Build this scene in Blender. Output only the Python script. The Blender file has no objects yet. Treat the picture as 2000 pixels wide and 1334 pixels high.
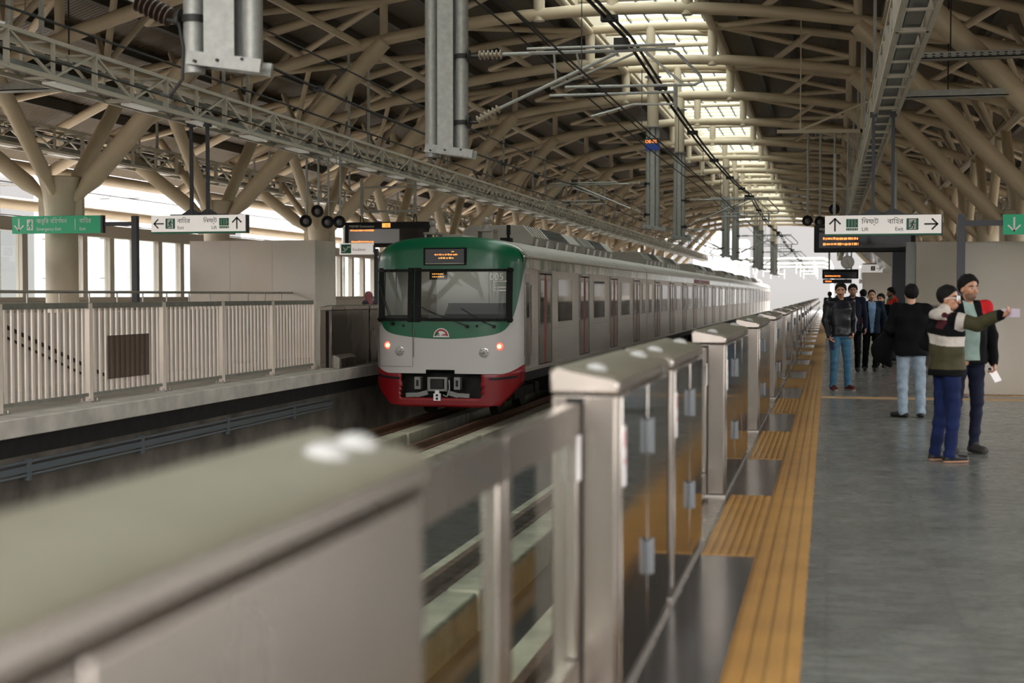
import bpy, bmesh, math, random
import numpy as np
from mathutils import Vector, Matrix
random.seed(7)
R = math.radians
SC = bpy.context.scene
COL = SC.collection

# ------------------------------------------------------------------ camera
cd = bpy.data.cameras.new('camera')
cd.lens = 50.0; cd.sensor_width = 36.0; cd.clip_end = 2000; cd.clip_start = 0.05
cam = bpy.data.objects.new('camera', cd); COL.objects.link(cam)
cam.location = (0, 0, 1.5)
cam.rotation_euler = (R(90 - 1.872), 0, R(12.542))
cd.dof.use_dof = True; cd.dof.focus_distance = 24.0; cd.dof.aperture_fstop = 1.8
SC.camera = cam

# ------------------------------------------------------------------ sky and exposure
SC.view_settings.view_transform = 'Standard'
SC.view_settings.look = 'None'
SC.view_settings.gamma = 1.0
SC.view_settings.use_curve_mapping = False
SC.view_settings.exposure = 0.6
W = bpy.data.worlds.new('sky'); SC.world = W; W.use_nodes = True
nt = W.node_tree; nt.nodes.clear()
tc = nt.nodes.new('ShaderNodeTexCoord'); sx = nt.nodes.new('ShaderNodeSeparateXYZ')
mr = nt.nodes.new('ShaderNodeMapRange'); mr.inputs[1].default_value = -0.3; mr.inputs[2].default_value = 1.0
cr = nt.nodes.new('ShaderNodeValToRGB')
e = cr.color_ramp.elements
e[0].position = 0.0; e[0].color = (0.50, 0.43, 0.34, 1)         # hazy ground far below the viaduct
e[1].position = 1.0; e[1].color = (1.0, 1.0, 1.0, 1)
a = e.new(0.20); a.color = (0.62, 0.57, 0.50, 1)
a = e.new(0.235); a.color = (0.76, 0.73, 0.715, 1)
a = e.new(0.45); a.color = (0.80, 0.775, 0.765, 1)
bgn = nt.nodes.new('ShaderNodeBackground')
ms = nt.nodes.new('ShaderNodeMapRange'); ms.inputs[1].default_value = 0.075; ms.inputs[2].default_value = 0.26
ms.inputs[3].default_value = 0.62; ms.inputs[4].default_value = 12.5   # overcast sky, brighter towards the zenith
out = nt.nodes.new('ShaderNodeOutputWorld')
nt.links.new(tc.outputs['Generated'], sx.inputs[0])
nt.links.new(sx.outputs['Z'], mr.inputs[0]); nt.links.new(mr.outputs[0], cr.inputs[0])
mg = nt.nodes.new('ShaderNodeMapRange'); mg.inputs[1].default_value = -0.12; mg.inputs[2].default_value = -0.02   # daylight thrown back by the ground
mg.inputs[3].default_value = 2.2; mg.inputs[4].default_value = 1.0
mm = nt.nodes.new('ShaderNodeMath'); mm.operation = 'MULTIPLY'
nt.links.new(sx.outputs['Z'], ms.inputs[0]); nt.links.new(sx.outputs['Z'], mg.inputs[0])
nt.links.new(ms.outputs[0], mm.inputs[0]); nt.links.new(mg.outputs[0], mm.inputs[1]); nt.links.new(mm.outputs[0], bgn.inputs['Strength'])
nt.links.new(cr.outputs[0], bgn.inputs['Color']); nt.links.new(bgn.outputs[0], out.inputs[0])

SC.cycles.max_bounces = 8; SC.cycles.diffuse_bounces = 4; SC.cycles.glossy_bounces = 4
SC.cycles.transparent_max_bounces = 10; SC.cycles.transmission_bounces = 4
SC.cycles.sample_clamp_indirect = 4.0
SC.cycles.caustics_reflective = False; SC.cycles.caustics_refractive = False

# ------------------------------------------------------------------ materials
def mat(name, base, rough=0.5, metal=0.0, var=0.0, scale=6.0, bump=0.0, emit=None, estr=0.0, alpha=None, spec=0.5,
        stretch=(1, 1, 1), coat=0.0, rvar=0.0):
    m = bpy.data.materials.new(name); m.use_nodes = True
    t = m.node_tree; b = t.nodes['Principled BSDF']
    b.inputs['Base Color'].default_value = (*base, 1); b.inputs['Roughness'].default_value = rough
    b.inputs['Metallic'].default_value = metal; b.inputs['Specular IOR Level'].default_value = spec
    if coat: b.inputs['Coat Weight'].default_value = coat; b.inputs['Coat Roughness'].default_value = 0.08
    if emit: b.inputs['Emission Color'].default_value = (*emit, 1); b.inputs['Emission Strength'].default_value = estr
    if var or bump or rvar:
        c = t.nodes.new('ShaderNodeTexCoord'); mp = t.nodes.new('ShaderNodeMapping'); mp.inputs['Scale'].default_value = stretch
        n = t.nodes.new('ShaderNodeTexNoise'); n.inputs['Scale'].default_value = scale; n.inputs['Detail'].default_value = 6
        t.links.new(c.outputs['Object'], mp.inputs[0]); t.links.new(mp.outputs[0], n.inputs['Vector'])
        if var:
            r = t.nodes.new('ShaderNodeValToRGB')
            r.color_ramp.elements[0].position = 0.3; r.color_ramp.elements[1].position = 0.7
            r.color_ramp.elements[0].color = (*[x * (1 - var) for x in base], 1)
            r.color_ramp.elements[1].color = (*[min(1, x * (1 + var)) for x in base], 1)
            t.links.new(n.outputs['Fac'], r.inputs[0]); t.links.new(r.outputs[0], b.inputs['Base Color'])
        if rvar:
            q = t.nodes.new('ShaderNodeMapRange'); q.inputs[1].default_value = 0.3; q.inputs[2].default_value = 0.7
            q.inputs[3].default_value = max(0.02, rough - rvar); q.inputs[4].default_value = rough + rvar
            t.links.new(n.outputs['Fac'], q.inputs[0]); t.links.new(q.outputs[0], b.inputs['Roughness'])
        if bump:
            bn = t.nodes.new('ShaderNodeBump'); bn.inputs['Strength'].default_value = bump; bn.inputs['Distance'].default_value = 0.02
            t.links.new(n.outputs['Fac'], bn.inputs['Height']); t.links.new(bn.outputs[0], b.inputs['Normal'])
    return m

def glass(name, tint, rough=0.02, mixf=0.12, k=0.8):
    m = bpy.data.materials.new(name); m.use_nodes = True; t = m.node_tree; t.nodes.clear()
    o = t.nodes.new('ShaderNodeOutputMaterial'); mx = t.nodes.new('ShaderNodeMixShader')
    tr = t.nodes.new('ShaderNodeBsdfTransparent'); tr.inputs[0].default_value = (*tint, 1)
    g = t.nodes.new('ShaderNodeBsdfGlossy'); g.inputs['Roughness'].default_value = rough
    g.inputs[0].default_value = (0.9, 0.9, 0.9, 1)
    f = t.nodes.new('ShaderNodeLayerWeight'); f.inputs[0].default_value = 0.5
    pw = t.nodes.new('ShaderNodeMath'); pw.operation = 'POWER'; pw.inputs[1].default_value = 4.0
    t.links.new(f.outputs['Facing'], pw.inputs[0])
    ad = t.nodes.new('ShaderNodeMath'); ad.operation = 'MULTIPLY_ADD'; ad.inputs[1].default_value = k; ad.inputs[2].default_value = mixf; ad.use_clamp = True
    t.links.new(pw.outputs[0], ad.inputs[0]); t.links.new(ad.outputs[0], mx.inputs[0])
    t.links.new(tr.outputs[0], mx.inputs[1]); t.links.new(g.outputs[0], mx.inputs[2]); t.links.new(mx.outputs[0], o.inputs[0])
    return m

M = {}
M['cream'] = mat('cream_paint', (0.53, 0.44, 0.31), 0.42, var=0.08, scale=1.5)
M['cream2'] = mat('cream_paint_light', (0.55, 0.47, 0.35), 0.45, var=0.08, scale=1.5)
M['galv'] = mat('galvanised_steel', (0.33, 0.335, 0.315), 0.5, 0.4, var=0.12, scale=14, bump=0.05)
M['truss'] = mat('truss_grey_paint', (0.56, 0.53, 0.45), 0.5, var=0.06, scale=3)
M['galv_tray'] = mat('cable_tray_steel', (0.26, 0.27, 0.26), 0.6, 0.3, var=0.15, scale=5)
M['black'] = mat('black_paint', (0.010, 0.010, 0.011), 0.5, spec=0.25)
M['wire'] = mat('wire_black', (0.015, 0.014, 0.013), 0.6)
M['navy_post'] = mat('dark_post_paint', (0.035, 0.038, 0.048), 0.4)
M['steel_lit'] = mat('cabinet_steel_lit', (0.40, 0.36, 0.32), 0.26, 0.95, var=0.03, scale=1.5, rvar=0.03)  # lighter copy of the cabinet steel, brighter light put into its base colour
M['steel'] = mat('brushed_steel', (0.20, 0.178, 0.155), 0.27, 0.95, var=0.03, scale=1.5, stretch=(1, 1, 0.3), rvar=0.03)  # same cabinet metal, base darkened to paint duller light on the ends
M['steel_rail'] = mat('satin_steel_rail', (0.34, 0.32, 0.29), 0.38, 0.9, var=0.12, scale=4)
M['mirror'] = mat('polished_steel', (0.40, 0.375, 0.345), 0.10, 1.0, var=0.06, scale=2, rvar=0.03)
M['fence_bar'] = mat('fence_bar_steel', (0.84, 0.74, 0.65), 0.32, 0.35, var=0.04, scale=3)
M['fence_rail'] = mat('fence_rail_steel', (0.27, 0.27, 0.235), 0.45, 0.7, var=0.15, scale=6)
M['capgrey'] = mat('cap_grey_green', (0.165, 0.155, 0.115), 0.42, 0.2, spec=0.3, var=0.10, scale=3)
M['concrete'] = mat('pale_concrete', (0.42, 0.39, 0.35), 0.75, var=0.22, scale=3, bump=0.2)
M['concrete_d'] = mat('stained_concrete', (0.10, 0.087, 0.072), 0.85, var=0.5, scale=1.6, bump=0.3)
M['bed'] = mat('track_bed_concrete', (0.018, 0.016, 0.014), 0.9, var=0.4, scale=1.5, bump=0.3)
M['plinth'] = mat('plinth_concrete', (0.40, 0.37, 0.28), 0.8, var=0.25, scale=2.5, bump=0.2)
M['rail_rust'] = mat('rusty_rail', (0.10, 0.045, 0.025), 0.6, 0.5, var=0.4, scale=8)
M['matt_dark'] = mat('matt_near_black', (0.012, 0.011, 0.010), 0.9, var=0.4, scale=5)
M['pipe_blue'] = mat('grey_conduit', (0.10, 0.115, 0.125), 0.5, 0.2)
M['beige_wall'] = mat('beige_glossy_panel', (0.34, 0.30, 0.245), 0.22, var=0.05, scale=1.2, coat=0.5)
M['beige_wall_l'] = mat('pale_beige_panel', (0.62, 0.55, 0.475), 0.16, var=0.05, scale=1.2, coat=0.6)
M['parapet'] = mat('parapet_cladding', (0.46, 0.41, 0.36), 0.4, var=0.06, scale=1.0)
M['mullion'] = mat('window_frame_beige', (0.48, 0.425, 0.36), 0.45)
M['brown_l'] = mat('brown_slat', (0.11, 0.075, 0.055), 0.5)
M['brown'] = mat('brown_panel', (0.07, 0.045, 0.034), 0.5)
M['white'] = mat('sign_white', (0.72, 0.68, 0.64), 0.45, emit=(0.9, 0.85, 0.8), estr=0.28)
M['signgreen'] = mat('sign_green', (0.015, 0.27, 0.13), 0.45, emit=(0.02, 0.42, 0.20), estr=0.13)
M['icongreen'] = mat('icon_green', (0.012, 0.16, 0.085), 0.45)
M['signtext'] = mat('sign_lettering_dark', (0.05, 0.045, 0.04), 0.5)
M['signtextw'] = mat('sign_lettering_white', (0.75, 0.76, 0.72), 0.5)
M['orange'] = mat('led_orange', (0.9, 0.25, 0.05), 0.5, emit=(1.0, 0.26, 0.06), estr=1.3)
M['amber'] = mat('led_amber', (0.8, 0.4, 0.1), 0.5, emit=(1.0, 0.42, 0.08), estr=0.8)
M['screen'] = mat('display_screen', (0.02, 0.02, 0.024), 0.06, coat=0.5)
M['screen_pale'] = mat('display_screen_pale', (0.42, 0.43, 0.47), 0.12, coat=0.5)
M['lamp'] = mat('truss_lamp', (0.7, 0.7, 0.66), 0.4, emit=(1.0, 0.93, 0.82), estr=0.06)
M['insul'] = mat('insulator_brown', (0.06, 0.035, 0.025), 0.3)
M['insul_l'] = mat('insulator_stone', (0.34, 0.29, 0.22), 0.35)
M['tr_steel'] = mat('carriage_steel', (0.55, 0.505, 0.45), 0.33, 0.55, var=0.08, scale=2, stretch=(1, 0.3, 3), rvar=0.05)
M['tr_roof'] = mat('carriage_roof_grey', (0.30, 0.275, 0.245), 0.55, var=0.08, scale=2)
M['tr_green'] = mat('train_green', (0.002, 0.105, 0.045), 0.24, coat=0.6)
M['tr_red'] = mat('train_red', (0.20, 0.002, 0.005), 0.4, coat=0.05)
M['tr_door'] = mat('door_steel', (0.40, 0.35, 0.31), 0.3, 0.75, var=0.08, scale=3)
M['tr_stripe'] = mat('door_red_stripe', (0.30, 0.03, 0.025), 0.45)
M['dglass'] = mat('dark_glass', (0.022, 0.023, 0.020), 0.05, spec=0.5)
M['rubber'] = mat('black_rubber', (0.008, 0.008, 0.008), 0.6, spec=0.15)
M['cabgrey'] = mat('cab_grey_lining', (0.50, 0.49, 0.46), 0.6)
M['cabdark'] = mat('cab_dark_console', (0.02, 0.021, 0.022), 0.5)
M['under'] = mat('underframe_dark', (0.016, 0.015, 0.014), 0.8, var=0.4, scale=6)
M['couplergrey'] = mat('coupler_grey', (0.20, 0.20, 0.19), 0.5, 0.4)
M['taillamp'] = mat('red_tail_lamp', (0.9, 0.2, 0.15), 0.3, emit=(1.0, 0.10, 0.05), estr=0.9)
M['tailcore'] = mat('tail_lamp_core', (1, 0.6, 0.5), 0.3, emit=(1.0, 0.36, 0.22), estr=1.6)
M['cabfill'] = mat('cab_fill_glow', (0.8, 0.8, 0.78), 0.5, emit=(1, 0.97, 0.9), estr=1.1)  # glow for an added fill panel inside the cab
M['lampdead'] = mat('clear_lamp_lens', (0.45, 0.44, 0.42), 0.15, 0.3)
M['glass'] = glass('clear_glass', (0.86, 0.90, 0.88), mixf=0.03, k=0.30)
M['wglass'] = glass('window_glass', (0.93, 0.955, 0.95), mixf=0.03)
M['shield'] = glass('windscreen_glass', (0.74, 0.78, 0.75), mixf=0.02)
M['sticker'] = mat('white_sticker', (0.75, 0.72, 0.72), 0.5)
M['sticker_p'] = mat('pink_sticker_print', (0.55, 0.25, 0.27), 0.5)
M['hinge'] = mat('hinge_grey', (0.13, 0.14, 0.15), 0.4, 0.5)
M['dome'] = mat('white_dome', (0.27, 0.27, 0.26), 0.5)
M['tacty'] = mat('tactile_yellow', (0.34, 0.18, 0.045), 0.5, var=0.12, scale=3)
M['tacty_d'] = mat('tactile_yellow_dull', (0.30, 0.19, 0.085), 0.5, var=0.12, scale=3)
M['blue'] = mat('plate_blue', (0.01, 0.05, 0.30), 0.5)
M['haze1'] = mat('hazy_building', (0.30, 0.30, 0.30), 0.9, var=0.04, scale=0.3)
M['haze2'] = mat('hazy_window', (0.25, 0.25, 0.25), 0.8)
M['yellow'] = mat('yellow_paint', (0.5, 0.42, 0.05), 0.5)

def floor_mat():
    m = bpy.data.materials.new('grey_granite_tiles'); m.use_nodes = True; t = m.node_tree; b = t.nodes['Principled BSDF']
    c = t.nodes.new('ShaderNodeTexCoord')
    n1 = t.nodes.new('ShaderNodeTexNoise'); n1.inputs['Scale'].default_value = 1.3; n1.inputs['Detail'].default_value = 5
    n2 = t.nodes.new('ShaderNodeTexNoise'); n2.inputs['Scale'].default_value = 260; n2.inputs['Detail'].default_value = 2
    mp = t.nodes.new('ShaderNodeMapping'); mp.inputs['Scale'].default_value = (2.2, 9.0, 1)
    n3 = t.nodes.new('ShaderNodeTexNoise'); n3.inputs['Scale'].default_value = 1.6; n3.inputs['Detail'].default_value = 8
    br = t.nodes.new('ShaderNodeTexBrick'); br.offset = 0.0
    br.inputs['Color1'].default_value = (0.108, 0.112, 0.103, 1); br.inputs['Color2'].default_value = (0.122, 0.126, 0.116, 1)
    br.inputs['Mortar'].default_value = (0.07, 0.07, 0.065, 1)
    br.inputs['Scale'].default_value = 1.0; br.inputs['Mortar Size'].default_value = 0.003
    br.inputs['Brick Width'].default_value = 0.6; br.inputs['Row Height'].default_value = 0.6
    t.links.new(c.outputs['Object'], br.inputs['Vector'])
    t.links.new(c.outputs['Object'], mp.inputs[0]); t.links.new(mp.outputs[0], n3.inputs['Vector'])
    for n in (n1, n2): t.links.new(c.outputs['Object'], n.inputs['Vector'])
    def mix(a_, b_, f):
        x = t.nodes.new('ShaderNodeMixRGB'); x.blend_type = 'MULTIPLY'; x.inputs[0].default_value = f
        t.links.new(a_, x.inputs[1]); t.links.new(b_, x.inputs[2]); return x.outputs[0]
    def ramp(src, lo, hi):
        x = t.nodes.new('ShaderNodeMapRange'); x.inputs[1].default_value = 0.3; x.inputs[2].default_value = 0.7
        x.inputs[3].default_value = lo; x.inputs[4].default_value = hi; t.links.new(src, x.inputs[0]); return x.outputs[0]
    o = mix(br.outputs['Color'], ramp(n1.outputs['Fac'], 0.85, 1.15), 1.0)
    o = mix(o, ramp(n3.outputs['Fac'], 0.78, 1.24), 1.0)
    o = mix(o, ramp(n2.outputs['Fac'], 0.85, 1.15), 1.0)
    t.links.new(o, b.inputs['Base Color'])
    t.links.new(ramp(n3.outputs['Fac'], 0.19, 0.34), b.inputs['Roughness'])
    b.inputs['Specular IOR Level'].default_value = 0.5
    return m
M['floor'] = floor_mat()
M['granite'] = mat('polished_dark_granite', (0.048, 0.046, 0.044), 0.2, var=0.25, scale=40, rvar=0.05, spec=0.35)
M['tile_l'] = mat('pale_platform_tiles', (0.46, 0.42, 0.38), 0.25, var=0.12, scale=1.5)

def deck_mat():
    m = bpy.data.materials.new('corrugated_metal_deck'); m.use_nodes = True; t = m.node_tree; b = t.nodes['Principled BSDF']
    b.inputs['Base Color'].default_value = (0.095, 0.070, 0.042, 1); b.inputs['Roughness'].default_value = 0.5
    c = t.nodes.new('ShaderNodeTexCoord'); w = t.nodes.new('ShaderNodeTexWave')
    w.bands_direction = 'Y'; w.inputs['Scale'].default_value = 2.2; w.inputs['Distortion'].default_value = 0
    bn = t.nodes.new('ShaderNodeBump'); bn.inputs['Strength'].default_value = 0.9; bn.inputs['Distance'].default_value = 0.03
    t.links.new(c.outputs['Object'], w.inputs['Vector']); t.links.new(w.outputs['Fac'], bn.inputs['Height'])
    t.links.new(bn.outputs[0], b.inputs['Normal'])
    return m
M['deck'] = deck_mat()
M['purlin'] = mat('dark_purlin', (0.03, 0.025, 0.018), 0.6)
def sky_glass():
    m = bpy.data.materials.new('skylight_glass'); m.use_nodes = True; t = m.node_tree; t.nodes.clear()
    o = t.nodes.new('ShaderNodeOutputMaterial'); mx = t.nodes.new('ShaderNodeMixShader'); mx.inputs[0].default_value = 0.45
    a = t.nodes.new('ShaderNodeBsdfTransparent'); a.inputs[0].default_value = (0.46, 0.485, 0.47, 1)
    d = t.nodes.new('ShaderNodeBsdfTranslucent'); d.inputs[0].default_value = (0.50, 0.52, 0.505, 1)
    t.links.new(a.outputs[0], mx.inputs[1]); t.links.new(d.outputs[0], mx.inputs[2]); t.links.new(mx.outputs[0], o.inputs[0])
    return m
M['skyglass'] = sky_glass()

# ------------------------------------------------------------------ mesh helpers
class MB:
    def __init__(s): s.v = []; s.f = []; s.mi = []; s.m = 0
    def add(s, vs, fs):
        o = len(s.v); s.v.extend([tuple(p) for p in vs])
        for f in fs: s.f.append([i + o for i in f]); s.mi.append(s.m)
        return s
    def box(s, x0, x1, y0, y1, z0, z1):
        v = [(x0, y0, z0), (x1, y0, z0), (x1, y1, z0), (x0, y1, z0), (x0, y0, z1), (x1, y0, z1), (x1, y1, z1), (x0, y1, z1)]
        return s.add(v, [(0, 3, 2, 1), (4, 5, 6, 7), (0, 1, 5, 4), (1, 2, 6, 5), (2, 3, 7, 6), (3, 0, 4, 7)])
    def bar(s, p, q, w, h=None, up=(0, 0, 1)):
        h = h or w; p = Vector(p); q = Vector(q); d = (q - p).normalized(); u = Vector(up)
        if abs(d.dot(u)) > 0.98: u = Vector((0, 1, 0))
        r = d.cross(u).normalized(); u = r.cross(d)
        v = [c + r * (a * w / 2) + u * (b * h / 2) for c in (p, q) for a, b in ((-1, -1), (1, -1), (1, 1), (-1, 1))]
        return s.add(v, [(3, 2, 1, 0), (4, 5, 6, 7), (0, 1, 5, 4), (1, 2, 6, 5), (2, 3, 7, 6), (3, 0, 4, 7)])
    def tube(s, p, q, r, r2=None, n=12, cap=True):
        return s.path([p, q], [r, r if r2 is None else r2], n, cap)
    def path(s, pts, r, n=10, cap=True):
        P = [Vector(p) for p in pts]
        if not isinstance(r, (list, tuple)): r = [r] * len(P)
        rings = []; u = None
        for i, p in enumerate(P):
            d = ((P[i + 1] - p).normalized() if i < len(P) - 1 else Vector((0, 0, 0))) + ((p - P[i - 1]).normalized() if i else Vector((0, 0, 0)))
            d.normalize()
            if u is None:
                u = Vector((0, 0, 1)) if abs(d.z) < 0.95 else Vector((0, 1, 0))
            u = (u - d * u.dot(d)).normalized(); w = d.cross(u)
            rings.append([p + (u * math.cos(2 * math.pi * k / n) + w * math.sin(2 * math.pi * k / n)) * r[i] for k in range(n)])
        v = [x for g in rings for x in g]; f = []
        for i in range(len(P) - 1):
            for k in range(n):
                k2 = (k + 1) % n; f.append((i * n + k, i * n + k2, (i + 1) * n + k2, (i + 1) * n + k))
        if cap:
            f.append(tuple(range(n - 1, -1, -1))); f.append(tuple((len(P) - 1) * n + k for k in range(n)))
        return s.add(v, f)
    def lathe(s, prof, org, axis=(0, 0, 1), n=20, cap=True):
        a = Vector(axis).normalized(); return s.path([Vector(org) + a * t for t, _ in prof], [max(1e-4, x) for _, x in prof], n, cap)
    def prism(s, poly, lo, hi, axis='y'):
        n = len(poly)
        def P(a, b, t): return {'y': (a, t, b), 'x': (t, a, b), 'z': (a, b, t)}[axis]
        v = [P(a, b, lo) for a, b in poly] + [P(a, b, hi) for a, b in poly]
        f = [tuple(range(n)), tuple(range(2 * n - 1, n - 1, -1))] + [(i, i + n, (i + 1) % n + n, (i + 1) % n) for i in range(n)]
        return s.add(v, f)
    def ball(s, c, r, n=12, rz=None):
        rz = rz or r; m_ = max(4, n // 2); v = [(c[0], c[1], c[2] - rz)]; f = []
        for i in range(1, m_):
            a = -math.pi / 2 + math.pi * i / m_
            v += [(c[0] + r * math.cos(a) * math.cos(2 * math.pi * k / n), c[1] + r * math.cos(a) * math.sin(2 * math.pi * k / n), c[2] + rz * math.sin(a)) for k in range(n)]
        v.append((c[0], c[1], c[2] + rz))
        for k in range(n): f.append((0, 1 + (k + 1) % n, 1 + k)); f.append((len(v) - 1, len(v) - 1 - n + k, len(v) - 1 - n + (k + 1) % n))
        for i in range(m_ - 2):
            for k in range(n): k2 = (k + 1) % n; f.append((1 + i * n + k, 1 + i * n + k2, 1 + (i + 1) * n + k2, 1 + (i + 1) * n + k))
        return s.add(v, f)
    def text(s, body, size, x, z, y, align='LEFT', ext=0.002, axis='front', sx=1.0):
        c = bpy.data.curves.new('t', 'FONT'); c.body = body; c.size = size; c.align_x = align; c.extrude = ext; c.resolution_u = 3
        o = bpy.data.objects.new('t', c); COL.objects.link(o); bpy.context.view_layer.update()
        g = bpy.context.evaluated_depsgraph_get(); me = bpy.data.meshes.new_from_object(o.evaluated_get(g))
        vs = []
        for q in me.vertices:
            a, b, t = q.co.x * sx, q.co.y, q.co.z
            vs.append((x + a, y - t, z + b) if axis == 'front' else (y + t, x + a, z + b))
        s.add(vs, [tuple(p.vertices) for p in me.polygons])
        bpy.data.objects.remove(o); bpy.data.curves.remove(c); bpy.data.meshes.remove(me); return s
    def build(s, name, mats, parent=None, bevel=0.0, smooth=True, angle=38, loc=None):
        me = bpy.data.meshes.new(name); me.from_pydata(s.v, [], s.f); me.update()
        for m_ in (mats if isinstance(mats, (list, tuple)) else [mats]): me.materials.append(m_ if not isinstance(m_, str) else M[m_])
        if len(me.materials) > 1: me.polygons.foreach_set('material_index', s.mi)
        b = bmesh.new(); b.from_mesh(me); bmesh.ops.recalc_face_normals(b, faces=b.faces); b.to_mesh(me); b.free()
        if smooth:
            me.polygons.foreach_set('use_smooth', [True] * len(me.polygons)); me.set_sharp_from_angle(angle=R(angle))
        o = bpy.data.objects.new(name, me); COL.objects.link(o)
        if parent: o.parent = parent
        if loc: o.location = loc
        if bevel:
            k = o.modifiers.new('bevel', 'BEVEL'); k.width = bevel; k.segments = 2; k.limit_method = 'ANGLE'; k.angle_limit = R(50)
        return o

def tag(o, label, cat, group=None, kind=None):
    o['label'] = label; o['category'] = cat
    if group: o['group'] = group
    if kind: o['kind'] = kind
    return o
def thing(name, label, cat, loc=(0, 0, 0), rz=0.0, group=None):
    o = bpy.data.objects.new(name, None); COL.objects.link(o); o.location = loc; o.rotation_euler = (0, 0, rz); o.empty_display_size = 0.1
    return tag(o, label, cat, group)
def struct(o, label=None, cat=None):
    o['kind'] = 'structure'
    if label: o['label'] = label
    if cat: o['category'] = cat
    return o
def dup(root, loc, rz=None, label=None, group=None):
    r = root.copy(); COL.objects.link(r); r.location = loc
    if rz is not None: r.rotation_euler = (0, 0, rz)
    if label: r['label'] = label
    if group: r['group'] = group
    for ch in list(root.children):
        c = ch.copy(); COL.objects.link(c); c.parent = r
        for g in list(ch.children):
            d = g.copy(); COL.objects.link(d); d.parent = c
    return r
ORD = ['first', 'second', 'third', 'fourth', 'fifth', 'sixth', 'seventh', 'eighth', 'ninth', 'tenth', 'eleventh', 'twelfth', 'thirteenth',
       'fourteenth', 'fifteenth', 'sixteenth', 'seventeenth', 'eighteenth', 'nineteenth', 'twentieth', 'twenty-first', 'twenty-second',
       'twenty-third', 'twenty-fourth', 'twenty-fifth', 'twenty-sixth', 'twenty-seventh', 'twenty-eighth', 'twenty-ninth', 'thirtieth',
       'thirty-first', 'thirty-second', 'thirty-third', 'thirty-fourth', 'thirty-fifth']
# ================================================================== SETTING
CX = -5.0                      # axis of the hall between the two tracks
LZ = 0.06                      # level of the far platform
def slab(name, m, *b, **k): return struct(MB().box(*b).build(name, m, **k))
o = slab('floor', 'floor', -1.05, 9.0, -42, 141, -0.35, 0.0)
o = slab('track_bed_floor', 'bed', -9.2, -1.05, -42, 260, -1.75, -1.45)
o = slab('far_platform_floor', 'tile_l', -21.0, -9.6, -42, 141, -0.35, LZ)
o = slab('trim_1', 'concrete', -9.6, -9.2, -42, 141, -0.16, LZ, bevel=0.012)      # coping of the far platform
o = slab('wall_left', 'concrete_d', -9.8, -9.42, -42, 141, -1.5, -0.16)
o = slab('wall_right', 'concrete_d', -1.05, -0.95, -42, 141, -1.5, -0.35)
b = MB(); b.box(-9.42, -9.40, -42, 141, -0.42, -0.16); o = struct(b.build('trim_2', 'matt_dark'))   # near-black band under the coping
b = MB()
b.box(-9.40, -9.34, -6, 26, -0.62, -0.54); b.tube((-9.36, -6, -0.50), (-9.36, 26, -0.50), 0.022, n=8); b.tube((-9.36, -6, -0.66), (-9.36, 26, -0.66), 0.02, n=8)
for k in range(11): b.box(-9.41, -9.33, -5 + k * 2.9, -4.93 + k * 2.9, -0.72, -0.46)
tag(b.build('conduit_run', 'pipe_blue'), 'grey blue cable conduits running along the wall below the far platform edge', 'conduit')

# granite strip and tactile paving on the near platform
b = MB()
for k in range(46): b.box(-0.72, -0.40, -4 + 2.55 * k * 1.255, -4 + 2.55 * (k + 1) * 1.255 - 0.004, 0.0, 0.004)
o = struct(b.build('granite_edge_floor', 'granite', smooth=False))
def tactile(name, m, x0, x1, y0, y1, ribs='y', n=4):
    b = MB(); b.box(x0, x1, y0, y1, 0.0, 0.006)
    if ribs == 'y':
        w = (x1 - x0) / n
        for i in range(n): b.box(x0 + w * (i + 0.24), x0 + w * (i + 0.76), y0 + 0.01, y1 - 0.01, 0.006, 0.010)
        b.m = 1; y = y0 + 0.3
        while y < y1 - 0.01: b.box(x0, x1, y - 0.002, y + 0.002, 0.006, 0.0063); y += 0.30
    else:
        n = int((y1 - y0) / 0.05)
        for i in range(n): b.box(x0 + 0.01, x1 - 0.01, y0 + 0.05 * i + 0.012, y0 + 0.05 * i + 0.038, 0.006, 0.011)
    return struct(b.build(name, [m, 'tacty_d'], smooth=False))
tactile('tactile_strip_floor', 'tacty', -0.40, -0.10, -3, 120, 'y')
# door bays: one warning patch in front of every pair of gates
CAB = [(-1.2, 2.57), (5.05, 6.68), (6.88, 8.55)] + [(10.5 + 5.1 * k, 13.45 + 5.1 * k) for k in range(23)]
DOORS = [(2.57, 5.05), (8.55, 10.5)] + [(13.45 + 5.1 * k, 15.6 + 5.1 * k) for k in range(22)]
for y0, y1 in DOORS: tactile('tactile_patch_floor', 'tacty', -0.71, -0.405, y0 - 0.35, y1 + 0.2, 'y', 6)
tactile('tactile_crossing_floor', 'tacty_d', -0.10, 9.0, 21.15, 21.45, 'x')
b = MB(); b.box(2.0, 8.8, 22.05, 22.4, 0, 0.006)
for i in range(130): b.box(2.02 + i * 0.052, 2.045 + i * 0.052, 22.07, 22.38, 0.006, 0.011)
struct(b.build('tactile_wall_strip_floor', 'tacty_d', smooth=False))
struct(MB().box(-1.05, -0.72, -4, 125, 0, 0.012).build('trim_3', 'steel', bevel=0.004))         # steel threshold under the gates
tactile('tactile_far_floor', 'tacty_d', -10.75, -10.45, -4, 30, 'y')

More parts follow.
